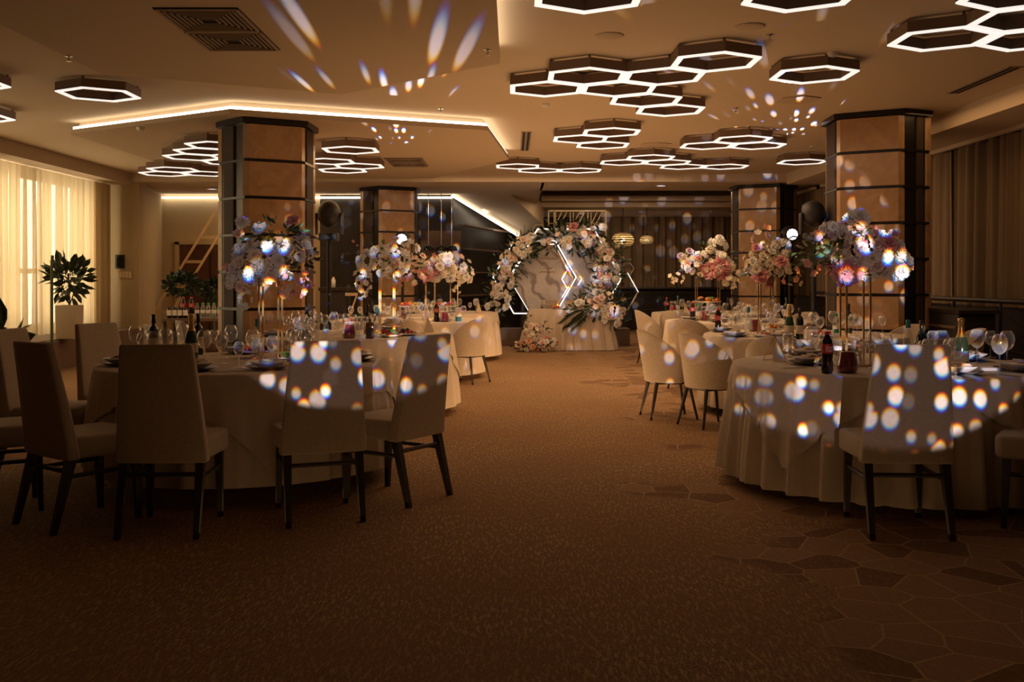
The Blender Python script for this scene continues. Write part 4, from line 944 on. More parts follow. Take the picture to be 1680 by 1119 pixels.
def flowers(name, loc, label, cat, specs, greens, seed, group=None, view=(0, -1, .25)):
    """specs: (cx, cz, rx, rz, ry, n, [(kind, color)], size) in metres about loc"""
    rnd = random.Random(seed); r = empty(name, loc, 0, label, cat, group)
    for cx, cz, rx, rz, ry, n, kinds, size in specs:
        for k in range(n):
            # spread evenly over the ellipsoid by the golden angle
            if n == 1: d = Vector((0, -.2, .3)); q = 0
            else:
                zz = 1-2*(k+.5)/n; a = k*2.39996+seed; q = sqrt(1-zz*zz); d = Vector((q*cos(a), q*sin(a), zz))
            jt = rnd.uniform(.72, 1.0); p = Vector((cx+d.x*rx*jt, d.y*ry*jt, cz+d.z*rz*jt)) if n > 1 else Vector((cx, -ry*.5, cz))
            kd, co = kinds[rnd.randrange(len(kinds))]
            o = bpy.data.objects.new(PW[kd], bmesh_of(kd, co, rnd.randrange(2))); COL.objects.link(o); o.parent = r; o.location = p
            s = size*rnd.uniform(.85, 1.15)*(1.15 if kd == 'peony' else .8 if kd == 'blossom' else .62 if kd == 'bud' else 1)
            o.scale = (s, s, s)
            dd = (Vector((d.x, d.y-.35, d.z+.15)) if n > 1 else Vector((rnd.uniform(-.3, .3), -.6, .6))).normalized()
            o.rotation_mode = 'QUATERNION'; o.rotation_quaternion = dd.to_track_quat('Z', 'Y')
            o['label'] = '%s %s' % (co, PW[kd].replace('_', ' '))
    for cx, cz, rx, rz, ry, n, m, L, W in greens:
        mb = MB(); leafcloud(mb, rnd, (cx, .02, cz), (rx, ry, rz), int(n*.5), L*.85, W*.85); o = mb.build('foliage', m, r); o['kind'] = 'stuff'
    return r
def stand(x, y, zt, label, w=.17, dpt=.12):
    r = empty('gold_flower_stand', (x, y, ZT), 0, label, 'flower stand', 'gold flower stands')
    h = zt-ZT
    for sx in (-1, 1):
        for sy in (-1, 1): part(MB().box((sx*w/2, sy*dpt/2, h/2), (.011, .011, h)), 'post', 'gold', r)
    for zz in (.006, h-.006): 
        m = MB()
        for sx in (-1, 1): m.box((sx*w/2, 0, zz), (.011, dpt, .011))
        for sy in (-1, 1): m.box((0, sy*dpt/2, zz), (w, .011, .011))
        part(m, 'frame_ring', 'gold', r)
    part(MB().box((0, 0, h-.002), (w, dpt, .004)), 'top_tray', 'gold', r); return r
W_, C_, B_, P_, E_, LL = 'white', 'cream', 'blush', 'pink', 'peach', 'lilac'
def centre(px, py, d, s, label, specs, greens, seed, half=None):
    """specs in photo pixels relative to (px,py), s px per metre"""
    x = pt(px, d); z = H+(457-py)*d/F
    sp = [(a/s, -b/s, c/s, e/s, (f/s), n, k, sz) for a, b, c, e, f, n, k, sz in specs]
    gr = [(a/s, -b/s, c/s, e/s, f/s, n, m, L, W) for a, b, c, e, f, n, m, L, W in greens]
    return flowers('flower_arrangement', (x, d, z), label, 'flowers', sp, gr, seed)
stand(pt(444, 6.75), 6.75, 1.40, 'gold frame stand carrying the white and pink flowers on the near left table', .13, .11)
centre(440, 432, 6.75, 242, 'tall white flower arrangement with pink lower right side on the near left table', [
    (-12, -2, 48, 34, 34, 34, [('peony', W_), ('rose', W_), ('hydrangea', W_), ('rose', C_)], .055),
    (-50, 25, 18, 22, 18, 9, [('rose', W_), ('hydrangea', W_), ('rose', B_)], .042), (-40, 58, 11, 24, 9, 10, [('blossom', C_), ('blossom', W_)], .032),
    (42, 34, 32, 22, 24, 20, [('blossom', P_), ('blossom', B_), ('hydrangea', B_)], .042), (48, -22, 24, 20, 22, 9, [('rose', W_), ('rose', C_), ('peony', W_)], .05),
    (-41, -67, 1, 1, 10, 1, [('peony', W_)], .045), (-48, -47, 1, 1, 6, 1, [('rose', B_)], .042), (-14, -56, 1, 1, 10, 1, [('peony', W_)], .045), (43, -68, 1, 1, 10, 1, [('rose', P_)], .048),
    (-68, 8, 1, 1, 10, 1, [('blossom', E_)], .045), (-22, -30, 1, 1, 60, 1, [('bud', E_)], .05)],
    [(20, -50, 45, 25, 25, 110, 'leaf', .085, .032), (-20, -40, 30, 22, 20, 50, 'leaf', .07, .03), (60, -5, 22, 25, 30, 60, 'leaf_dark', .06, .035), (0, 0, 55, 35, 35, 110, 'leaf_olive', .06, .03)], 1)
stand(pt(1403, 6.35), 6.35, 1.36, 'gold frame stand carrying the blush and white flowers on the near right table', .15, .12)
centre(1405, 412, 6.35, 257, 'large blush, pink and white flower arrangement with a peony on top, near right table', [
    (22, 5, 50, 36, 36, 36, [('rose', W_), ('rose', C_), ('hydrangea', C_), ('rose', B_), ('peony', W_)], .052),
    (68, 20, 24, 24, 20, 12, [('rose', W_), ('rose', C_)], .048), (8, -26, 34, 16, 22, 10, [('blossom', B_), ('rose', P_), ('blossom', P_)], .05),
    (-26, 35, 20, 18, 20, 3, [('peony', P_)], .062), (-22, 35, 1, 1, 44, 1, [('peony', P_)], .075), (40, -10, 1, 1, 70, 1, [('rose', P_)], .062), (52, -26, 1, 1, 50, 1, [('rose', E_)], .05),
    (3, -54, 1, 1, 14, 1, [('peony', W_)], .058), (-10, -52, 1, 1, 6, 1, [('peony', C_)], .04), (-36, -34, 18, 10, 12, 7, [('rose', W_), ('rose', B_)], .048),
    (-62, -22, 12, 8, 8, 3, [('blossom', LL), ('blossom', B_)], .045), (-78, 26, 18, 12, 10, 5, [('blossom', E_), ('blossom', C_)], .04), (-15, 10, 20, 16, 30, 6, [('rose', W_), ('bud', C_)], .04)],
    [(-45, 0, 40, 32, 30, 150, 'leaf_olive', .07, .045), (-20, -5, 35, 30, 30, 100, 'leaf', .06, .042), (10, -20, 40, 25, 30, 60, 'leaf_dark', .055, .04), (-30, 55, 14, 14, 10, 14, 'leaf_dark', .05, .04)], 2)
stand(pt(635, 9.9), 9.9, 1.38, 'gold frame stand carrying cascading white orchids on the second left table', .14, .11)
centre(640, 428, 9.9, 165, 'cascading white flower arrangement on the second left table', [
    (-8, 0, 46, 26, 26, 34, [('hydrangea', W_), ('blossom', W_), ('peony', W_)], .055), (-44, 32, 12, 32, 14, 26, [('blossom', C_), ('blossom', W_)], .045),
    (32, 28, 30, 12, 16, 18, [('blossom', C_), ('blossom', E_)], .045), (-56, -28, 4, 6, 4, 2, [('bud', P_)], .05), (16, 8, 1, 1, 60, 1, [('bud', P_)], .07),
    (22, -22, 26, 14, 14, 8, [('rose', C_), ('blossom', W_)], .05)],
    [(10, 2, 36, 20, 34, 80, 'leaf_dark', .085, .03), (0, -10, 46, 24, 26, 60, 'leaf', .06, .03)], 3)
stand(pt(1256, 10.0), 10.0, 1.36, 'slender gold stand under the middle of the right-hand flower row, second right table', .12, .10)
centre(1258, 430, 10.0, 163, 'mixed white and pink flower arrangement on the second right table', [
    (0, 2, 42, 28, 26, 32, [('rose', C_), ('rose', W_), ('hydrangea', C_), ('blossom', B_)], .05), (-6, 28, 14, 12, 22, 2, [('peony', P_)], .075), (16, 0, 1, 1, 60, 1, [('peony', P_)], .055),
    (-14, -18, 12, 9, 22, 3, [('rose', P_)], .05), (22, -26, 10, 8, 8, 3, [('peony', W_)], .06), (-10, -40, 12, 10, 6, 4, [('blossom', W_), ('rose', B_)], .05), (-1, -54, 1, 1, 4, 1, [('blossom', E_)], .07),
    (-58, 34, 14, 8, 6, 5, [('blossom', C_)], .045), (42, 28, 16, 10, 12, 8, [('blossom', C_), ('blossom', E_)], .045)],
    [(20, -5, 46, 26, 24, 120, 'leaf', .08, .025), (36, 8, 30, 24, 20, 70, 'leaf_olive', .07, .03), (-10, 0, 40, 26, 24, 60, 'leaf_dark', .06, .03)], 4)
stand(pt(1161, 13.3), 13.3, 1.35, 'gold frame stand with wide posts on the third right table', .30, .14)
centre(1160, 430, 13.3, 123, 'pink peony and white flower arrangement at the left end of the right-hand row', [
    (0, 2, 44, 24, 24, 34, [('rose', W_), ('hydrangea', W_), ('rose', C_), ('blossom', C_)], .06), (16, 12, 18, 10, 24, 4, [('peony', P_)], .10), (-20, 2, 16, 10, 24, 4, [('rose', E_)], .06),
    (18, -30, 14, 12, 8, 5, [('rose', W_), ('peony', W_)], .06), (-32, -8, 14, 12, 10, 6, [('peony', W_), ('rose', LL)], .06), (-50, 26, 12, 8, 6, 8, [('blossom', C_)], .05), (38, 20, 14, 16, 10, 8, [('hydrangea', C_)], .055)],
    [(0, -10, 46, 24, 24, 90, 'leaf', .08, .035), (0, 4, 44, 22, 24, 50, 'leaf_dark', .07, .03)], 5)
stand(pt(706, 13.4), 13.4, 1.36, 'gold frame stand under the pink and white flowers on the third left table', .12, .10)
centre(712, 438, 13.4, 122, 'pink peony and white flower arrangement on the third left table', [
    (6, 2, 34, 20, 20, 24, [('rose', W_), ('hydrangea', C_), ('peony', W_)], .065), (-10, 8, 12, 10, 26, 3, [('peony', P_)], .10), (2, -16, 1, 1, 30, 1, [('bud', P_)], .09), (-26, -10, 12, 12, 10, 4, [('rose', W_), ('rose', B_)], .06), (18, -12, 8, 8, 20, 2, [('peony', W_)], .07)],
    [(0, -6, 36, 22, 22, 80, 'leaf', .08, .035)], 6)
stand(pt(745, 16.5), 16.5, 1.36, 'gold frame stand under the small far white flowers on the fourth left table', .12, .10)
centre(757, 447, 16.5, 99, 'small far white and cream flower arrangement on the fourth left table', [
    (0, 2, 20, 16, 16, 22, [('rose', W_), ('rose', C_), ('blossom', W_)], .07), (-8, 22, 6, 14, 6, 6, [('blossom', C_)], .06), (-4, -22, 4, 6, 4, 2, [('rose', B_)], .06), (10, -16, 4, 4, 4, 2, [('rose', W_)], .06)],
    [(0, 0, 20, 16, 16, 50, 'leaf', .09, .04)], 7)
# ================================================================== HEAD TABLE AND ARCH
HT = 18.4
def rrect(hx, hy):
    def f(a, r):
        c, s = cos(a), sin(a); n = 10; k = (abs(c)**n+abs(s)**n)**(-1/n); return (hx*c*k*r, hy*s*k*r)
    return f
hx = pt(934, HT)
t = empty('head_table', (hx, HT+.3, 0), 0, 'long table hidden under the gathered cloth in front of the arch', 'table')
part(MB().box((0, 0, .735), (1.42, .5, .03)), 'tabletop', 'pale_wood', t)
for sx in (-1, 1):
    for sy in (-1, 1): part(MB().box((sx*.66, sy*.2, .36), (.04, .04, .72)), 'leg', 'black_metal', t)
o = cloth('head_tablecloth', (hx, HT+.3, 0), 1.0, .758, .75, 36, .045, .14, 21, 'cloth_sheer', outline=rrect(.75, .27)); tag(o, 'gathered sheer cream cloth on the long table before the arch', 'tablecloth')
for px, d, l in ((886, 18.6, 'left one of two small glasses on the long arch table'), (893, 18.7, 'right one of two small glasses on the long arch table')):
    o = dup(GL['small'], (pt(px, d), d, .76), label=l, group='glasses on the arch table')
r = empty('serving_dish', (pt(914, 18.6), 18.6, .76), 0, 'plate of red food at the centre of the long arch table', 'dish'); part(MB().lathe([(.001, .004), (.08, .003), (.12, .02), (.001, .01)], 24), 'plate', 'china', r)
for k in range(9):
    o = MB().sphere((0, 0, 0), .022, 8, 5).build('food_piece', rn.choice(['fruit_red', 'fruit_orange']), smooth=True); o.location = (pt(914, 18.6)+rn.uniform(-.09, .09), 18.6+rn.uniform(-.06, .06), .79+rn.uniform(0, .02)); tag(o, 'red bite on the plate of the long arch table', 'food', 'red bites on the arch table')
# two chairs with laser-cut names behind the table
for px, l, t_ in ((901, 'left wooden-backed chair behind the arch table', 0), (942, 'right wooden-backed chair behind the arch table', 1)):
    r = empty('name_chair', (pt(px, 19.05), 19.05, 0), 0, l, 'chair')
    part(MB().box((0, .02, .84), (.31, .025, .16)), 'backrest', 'napkin', r, bevel=.006); part(MB().box((0, -.12, .45), (.36, .34, .04)), 'seat', 'napkin', r, bevel=.01)
    for sx in (-1, 1):
        part(MB().box((sx*.14, .02, .4), (.025, .025, .8)), 'leg', 'dark_wood', r); part(MB().box((sx*.14, -.26, .22), (.025, .025, .44)), 'leg', 'dark_wood', r)
    m = MB(); pts = [(-.09+.02*i, 0.003, .84+.03*sin(i*2.1)) for i in range(10)]; m.tube(pts, .006, 5); part(m, 'letter_scroll', 'label_white', r)
AD = 19.35; SA = F/AD
def ax_(px, py, d=AD): v = at(px, py, d); return (v.x, v.z)
def hexframe(name, cpx, cpy, rx, ry, d, w, dep, m, label, led=None, fill=None, cat='light hexagon', verts=None, ledm='arch_led', leds=None):
    V = verts or [(cpx-rx, cpy), (cpx-rx/2, cpy-ry), (cpx+rx/2, cpy-ry), (cpx+rx, cpy), (cpx+rx/2, cpy+ry), (cpx-rx/2, cpy+ry)]
    P = [ax_(x, y, d) for x, y in V]; cx = sum(p[0] for p in P)/6; cz = sum(p[1] for p in P)/6
    r = empty(name, (cx, d, 0), 0, label, cat)
    P = [Vector((x-cx, z)) for x, z in P]; C = Vector((0, cz)); size = max((p-C).length for p in P)
    def sc(k): return [C+(p-C)*(1-k/size) for p in P]
    def ringm(a, b, y0, y1):
        mb = MB(); O = sc(a); I = sc(b); vs = [(p.x, y, p.y) for y in (y0, y1) for p in O]+[(p.x, y, p.y) for y in (y0, y1) for p in I]; fs = []
        for k in range(6):
            j = (k+1) % 6; fs += [(k, j, 6+j, 6+k), (12+j, 12+k, 18+k, 18+j), (6+k, 6+j, 18+j, 18+k), (j, k, 12+k, 12+j)]
        return mb.add(vs, fs)
    part(ringm(0, w, 0, dep), 'frame', m, r)
    if led:
        O = sc(led[0]); mb = MB()
        for k in (leds if leds is not None else range(6)):
            a, b = O[k], O[(k+1) % 6]; mb.tube([(a.x, led[1], a.y), (b.x, led[1], b.y)], led[2], 6)
        part(mb, 'led_tube', ledm, r)
    if fill:
        I = sc(w*.8); mb = MB(); mb.add([(p.x, dep*.35, p.y) for p in I]+[(p.x, dep*.35+.03, p.y) for p in I], [(0, 1, 2, 3, 4, 5), (11, 10, 9, 8, 7, 6)]+[(k, 6+k, 6+(k+1) % 6, (k+1) % 6) for k in range(6)]); part(mb, 'panel', fill, r)
    return r, P
hexframe('light_hexagon', 877, 455, 69, 60, AD-.02, .05, .06, 'black_band', 'open hexagon frame outlined in white light at the lower left of the arch', led=(.01, -.015, .013))
hexframe('hexagon_backdrop', 928, 455, 93, 80, AD+.12, .05, .08, 'pale_wood', 'large marble hexagon backdrop edged with light, behind the flowers', led=(.01, -.02, .014), fill='marble', cat='backdrop')
rr, Pf = hexframe('hexagon_backdrop', 888, 458, 52, 57, AD-.10, .022, .07, 'gold', 'front marble hexagon panel with gold edge and glowing white outline', led=(.0, -.006, .007), fill='marble', cat='backdrop', leds=[0, 1, 5], verts=[(836, 458), (871, 401), (909, 401), (941, 458), (907, 515), (870, 515)])
Q = [Vector((0, (sum(p.y for p in Pf)/6))).lerp(p, .95) for p in Pf]; m = MB()
for k in range(6): m.tube([(Q[k].x, .10, Q[k].y), (Q[(k+1) % 6].x, .10, Q[(k+1) % 6].y)], .016, 6)
part(m, 'back_glow_tube', 'glow_led', rr)
# glow tube on the front panel's left side and small gold script
m = MB()
for (px0, px1, py) in ((880, 915, 424), (891, 906, 440), (886, 910, 446)):
    n = int((px1-px0)/1.6); pts = []
    for i in range(n+1): v = at(px0+(px1-px0)*i/n, py+1.6*sin(i*1.9), AD-.115); pts.append((v.x-rr.location.x, -.0+.018, v.z))
    m.tube(pts, .006, 5)
part(m, 'gold_script', 'gold', rr)
hexframe('hexagon_ornament', 938, 458, 17, 14.5, AD-.14, .018, .03, 'gold', 'small gold hexagon outline at the right point of the front marble panel', cat='ornament')
hexframe('hexagon_ornament', 884, 377, 11, 9, AD+.15, .014, .03, 'lattice', 'small hexagon outline above the top left of the arch', cat='ornament')
hexframe('hexagon_ornament', 1030, 441, 10.5, 9, AD+.05, .016, .03, 'lattice', 'small hexagon outline on the right side of the arch', cat='ornament')
hexframe('hexagon_ornament', 1012, 479, 36, 32, AD+.02, .028, .05, 'lattice', 'medium open hexagon at the lower right of the arch', led=(.01, -.015, .006), leds=[2, 0], cat='ornament')
for px, l in ((838, 'low brown plinth left of the long arch table'), (1014, 'low brown plinth right of the long arch table')):
    v = at(px, 548, 19.9); o = MB().box((0, 0, .17), (.42, .5, .34)).build('plinth', 'plinth', loc=(v.x, 19.9, 0), bevel=.005); tag(o, l, 'plinth')
# posts that carry the hexagon frames
for px, l in ((858, 'dark post holding the left side of the hexagon frames'), (985, 'dark post holding the right side of the hexagon frames')):
    o = MB().box((0, 0, 1.05), (.05, .05, 2.1)).build('frame_post', 'black_metal', loc=(pt(px, AD+.26), AD+.26, 0)); tag(o, l, 'post')
def garland(label, path, kinds, n, spread, seed, greens=160, size=.062, D=AD-.25):
    rnd = random.Random(seed); P = [Vector((ax_(x, y, D)[0], 0, ax_(x, y, D)[1])) for x, y in path]
    c = sum(P, Vector())/len(P); r = empty('flower_garland', (c.x, D, 0), 0, label, 'flowers'); off = Vector((c.x, 0, 0))
    seg = [(P[i+1]-P[i]).length for i in range(len(P)-1)]; tot = sum(seg)
    def pos(t):
        u = t*tot
        for i, s in enumerate(seg):
            if u <= s: return P[i].lerp(P[i+1], u/s)
            u -= s
        return P[-1]
    for k in range(n):
        p = pos((k+.5)/n)-off; q = Vector((rnd.uniform(-1, 1), rnd.uniform(-1, .3), rnd.uniform(-1, 1)))*spread
        kd, co = rnd.choice(kinds); o = bpy.data.objects.new(PW[kd], bmesh_of(kd, co, rnd.randrange(2))); COL.objects.link(o); o.parent = r; o.location = p+q
        s = size*rnd.uniform(.8, 1.2)*(1.15 if kd in ('peony', 'hydrangea') else .85 if kd == 'blossom' else 1); o.scale = (s, s, s); o.rotation_mode = 'QUATERNION'
        o.rotation_quaternion = Vector((q.x*2, -.35, q.z*2+.1)).normalized().to_track_quat('Z', 'Y'); o['label'] = '%s %s' % (co, PW[kd].replace('_', ' '))
    for m, k in (('leaf_dark', .6), ('leaf', .4)):
        mb = MB()
        for i in range(14): p = pos((i+.5)/14)-off; leafcloud(mb, rnd, (p.x, .05, p.z), (spread*1.7, spread, spread*1.7), int(greens*k/14)+1, .13, .045)
        o = mb.build('foliage', m, r); o['kind'] = 'stuff'
    return r, off
KK = [('rose', W_), ('rose', C_), ('rose', B_), ('hydrangea', W_), ('blossom', C_), ('peony', W_), ('rose', B_), ('blossom', B_)]
garland('flower garland climbing the left side of the arch with light roses', [(815, 500), (822, 462), (836, 425), (858, 402), (876, 398)], KK, 92, .17, 31, 330, .07)
gr, off = garland('large flower garland over the top and down the right side of the arch', [(905, 392), (935, 388), (962, 385), (985, 396), (1000, 420), (1002, 452), (985, 475), (975, 500), (962, 508)], KK+[('peony', P_), ('rose', P_)], 99, .20, 32, 520, .08)
g2, off2 = garland('flower cluster hanging on the right end of the long arch table', [(945, 508), (970, 505), (995, 495), (1012, 505), (1003, 528)], KK+[('peony', P_), ('blossom', LL)], 56, .15, 33, 240, .068, 18.36)
def palm(root, off, base, ang, L, n=20, droop=.25, yb=-.08, m='leaf_dark', D=AD-.3):
    b = Vector((ax_(*base, D)[0]-off.x, yb, ax_(*base, D)[1])); mb = MB(); d = Vector((cos(ang), -.25, sin(ang))).normalized()
    rib = [b+d*L*t+Vector((0, 0, -droop*L*t*t)) for t in [i/12 for i in range(13)]]; mb.tube(rib, [.012*(1-i/14) for i in range(13)], 5)
    for i in range(n):
        t = .18+.8*i/n; p = b+d*L*t+Vector((0, 0, -droop*L*t*t))
        for s in (-1, 1):
            sd = Vector((-d.z, 0, d.x))*s; dr = (sd*.75+d*.85+Vector((0, -.1, -.12))).normalized(); l = L*.42*(1-.55*abs(t-.45)); nn = Vector((0, 1, 0)).cross(dr)*.007*L/.5
            q = p+dr*l; mid = p+dr*l*.5; mb.add([p, mid+nn, q+Vector((0, 0, -.02)), mid-nn, mid+Vector((0, .012, 0))], [(0, 1, 4), (1, 2, 4), (2, 3, 4), (3, 0, 4)])
    part(mb, 'palm_leaf', m, root)
for base, a, L in (((912, 398), R(165), .62), ((912, 395), R(125), .60), ((925, 388), R(100), .55), ((930, 385), R(55), .6), ((940, 390), R(-50), .5), ((962, 392), R(-70), .45), ((905, 398), R(195), .5)): palm(gr, off, base, a, L*.72)
for base, a, L in (((966, 506), R(207), .66), ((968, 508), R(218), .56), ((1005, 500), R(30), .4)): palm(g2, off2, base, a, L*.85, droop=.1, yb=-.16, D=18.2)
gl = bpy.data.objects['flower_garland']; offl = Vector((gl.location.x, 0, 0))
for base, a, L in (((865, 402), R(20), .3), ((850, 440), R(-30), .22), ((822, 480), R(200), .25)): palm(gl, offl, base, a, L, 14)
# floor arrangement before the head table
fa = flowers('floor_flower_arrangement', (pt(880, 18.0), 18.0, .1), 'low flower arrangement on the floor leaning against the arch table cloth', 'flowers',
    [(-.02, .02, .36, .12, .14, 20, [('rose', E_), ('rose', P_), ('rose', W_), ('peony', B_), ('rose', E_)], .06), (-.05, .25, .16, .18, .10, 22, [('rose', W_), ('blossom', C_), ('rose', B_), ('hydrangea', C_)], .058), (.25, .06, .16, .12, .1, 10, [('rose', W_), ('rose', E_)], .055), (-.3, 0.02, .14, .07, .1, 7, [('blossom', C_)], .05)],
    [(-.02, .0, .42, .10, .16, 120, 'leaf_dark', .1, .045), (-.17, .42, .08, .18, .06, 40, 'leaf_dark', .08, .05), (.1, .32, .16, .14, .08, 40, 'leaf_dark', .09, .04)], 41)
# lattice screen behind the arch
v0 = at(900, 346, 22.5); v1 = at(994, 382, 22.5)
r = empty('lattice_screen', ((v0.x+v1.x)/2, 22.5, 0), 0, 'cream lattice screen with hexagon pattern above and behind the arch', 'screen')
w2 = (v1.x-v0.x)/2; zt = v0.z; zb = 1.2; m = MB()
for x in (-w2, w2, -w2+.13): m.box((x, 0, (zt+zb)/2), (.03, .04, zt-zb))
m.box((0, 0, zt), (2*w2, .04, .035)); m.box((0, 0, zt-.28), (2*w2, .03, .012)); part(m, 'frame', 'lattice', r)
m = MB()
for k in range(3):
    x0 = -w2+.16+k*.40
    for row in range(5):
        z0 = zt-.02-row*.52
        def seg(a, b): m.tube([(x0+a[0], 0, z0+a[1]), (x0+b[0], 0, z0+b[1])], .011, 4)
        seg((0, -.3), (.14, 0)); seg((.1, -.3), (.26, 0)); seg((0, -.3), (.2, -.3)); seg((0, -.3), (.10, -.50)); seg((.2, -.3), (.30, -.44)); seg((.33, 0), (.33, -.52)); seg((.0, 0), (0, -.52)); seg((.10, -.5), (.3, -.44))
part(m, 'hexagon_slats', 'lattice', r)
m = MB().box((0, 0, .6), (2*w2, .05, 1.2)); part(m, 'base_panel', 'dark_low_wall', r)
# woven pendants at the back
def pendant(px, py, d, rx, label):
    c = at(px, py, d); r = empty('woven_pendant', (c.x, d, c.z), 0, label, 'pendant lamp')
    m = MB(); zz = rx*.62
    for k in range(9):
        t = (k+.5)/9*pi; q = rx*sin(t)**.55; z = -zz*cos(t); m.tube([(q*cos(2*pi*i/28), q*sin(2*pi*i/28), z) for i in range(29)], .016, 4, False)
    for i in range(30):
        a = 2*pi*i/30; m.tube([(rx*sin(t)**.55*cos(a), rx*sin(t)**.55*sin(a), -zz*cos(t)) for t in [pi*(.04+.92*k/9) for k in range(10)]], .007, 4, False)
    part(m, 'woven_shade', 'lattice', r); part(MB().sphere((0, 0, -.02), .06, 12, 8), 'bulb', 'bulb', r, smooth=True)
    part(MB().lathe([(.02, zz+.06), (.05, zz), (.09, zz-.03)], 16), 'collar', 'black_metal', r); part(MB().tube([(0, 0, zz+.05), (0, 0, ZR-c.z)], .008, 6), 'cord', 'black_metal', r)
    part(MB().lathe([(.07, ZR-c.z), (.06, ZR-c.z-.03), (.001, ZR-c.z-.035)], 16), 'ceiling_rose', 'black_metal', r)
    point('pendant_light', c.x, d, c.z+.06, 9, .03, (1, .66, .34))
pendant(1022, 394, 24.3, .265, 'large woven basket pendant glowing right of the arch, the left one of two')
pendant(1061, 394, 24.6, .165, 'smaller woven basket pendant glowing right of the larger one')
# black rod pendants at the bar
for px, l in ((703, 'left'), (724, 'middle'), (741, 'right')):
    c = at(px, 410, 20.3); r = empty('black_pendant', (c.x, 20.3, c.z), 0, l+' black dome pendant on a thin rod before the dark bar wall', 'pendant lamp')
    part(MB().lathe([(.02, .10), (.09, .07), (.12, 0), (.115, 0), (.08, .06), (.015, .09)], 20), 'shade', 'black_metal', r, smooth=True); part(MB().tube([(0, 0, .1), (0, 0, ZR-c.z)], .008, 6), 'rod', 'steel', r)
# dark bar wall joints, mirror and shelves
v = at(723, 408, 20.95); o = MB().box((0, 0, 0), (.86, .03, .75)).build('wall_mirror', 'smoked_mirror', loc=(v.x, 20.93, v.z)); tag(o, 'smoked mirror panel behind the black pendants', 'mirror')
for i, z in enumerate((2.45, 1.95, 1.45, .95)):
    a = Vector((-1.15, 21.1, z)); b = Vector((.2, 25.4, z)); dd = (b-a).normalized(); nn = Vector((dd.y, -dd.x, 0))*.12
    m = MB().add([a, b, b+nn, a+nn, a+Vector((0, 0, .03)), b+Vector((0, 0, .03)), b+nn+Vector((0, 0, .03)), a+nn+Vector((0, 0, .03))], [(0, 1, 2, 3), (7, 6, 5, 4), (0, 4, 5, 1), (1, 5, 6, 2), (2, 6, 7, 3), (3, 7, 4, 0)])
    tag(m.build('wall_shelf', 'plinth'), ['topmost', 'second highest', 'second lowest', 'lowest'][i]+' thin shelf on the slanting dark bar wall', 'shelf')
# moving heads and par lamps on stands
def moving_head(x, y, z, label):
    r = empty('moving_head_lamp', (x, y, 0), 0, label, 'stage lamp')
    part(MB().tube([(0, 0, .02), (0, 0, z-.30)], .028, 12), 'pole', 'black_metal', r)
    part(MB().lathe([(.001, .03), (.28, .02), (.28, 0), (.001, 0)], 28), 'base_plate', 'black_metal', r)
    part(MB().box((0, 0, z-.27), (.22, .18, .10)), 'lamp_base', 'black_metal', r, bevel=.015)
    for s in (-1, 1): part(MB().box((s*.155, 0, z-.11), (.03, .09, .26)), 'yoke_arm', 'black_metal', r, bevel=.01)
    h = part(MB().sphere((0, 0, z+.01), .155, 24, 14, (.9, 1, 1.05)), 'lamp_head', 'black_metal', r, smooth=True)
    part(MB().tube([(0, .12, z+.05), (0, .20, z+.09)], .09, 20), 'lens_barrel', 'black_metal', r)
    part(MB().box((0, -.095, z-.27), (.06, .004, .03)), 'display', 'screen', r)
    part(MB().tube([(-.1, 0, z-.30), (-.25, -.02, z-.26), (-.32, 0, z-.30)], .008, 6), 'cable', 'black_metal', r)
moving_head(pt(540, 12), 12, 2.10, 'black moving head lamp on a tall pole beside the front left column')
moving_head(pt(1335, 12), 12, 2.10, 'black moving head lamp on a tall pole beside the front right column')
def beam_head(px, py, d, label):
    c = at(px, py, d); r = empty('beam_lamp', (c.x, d, 0), 0, label, 'stage lamp')
    part(MB().tube([(0, .05, 0), (0, .05, c.z-.32)], .025, 10), 'pole', 'black_metal', r); part(MB().box((0, .05, c.z-.27), (.24, .18, .10)), 'lamp_base', 'black_metal', r, bevel=.01)
    for s in (-1, 1): part(MB().box((s*.16, .05, c.z-.12), (.03, .09, .28)), 'yoke_arm', 'black_metal', r, bevel=.01)
    part(MB().sphere((0, .06, c.z), .15, 22, 12), 'lamp_head', 'black_metal', r, smooth=True)
    part(MB().tube([(0, -.10, c.z), (0, .02, c.z)], .115, 24), 'lens_barrel', 'black_metal', r)
    m = MB(); m.v = [(0, -.103, c.z)]+[(.092*cos(2*pi*k/48)*(1+.04*cos(12*2*pi*k/48)), -.103, c.z+.092*sin(2*pi*k/48)*(1+.04*cos(12*2*pi*k/48))) for k in range(48)]; m.f = [(0, 1+k, 1+(k+1) % 48) for k in range(48)]
    part(m, 'lens', 'beam_lens', r)
beam_head(660, 393, 17.2, 'lit white stage beam lamp above the second left flowers'); beam_head(1297, 385, 16.6, 'lit white stage beam lamp before the rear right column')
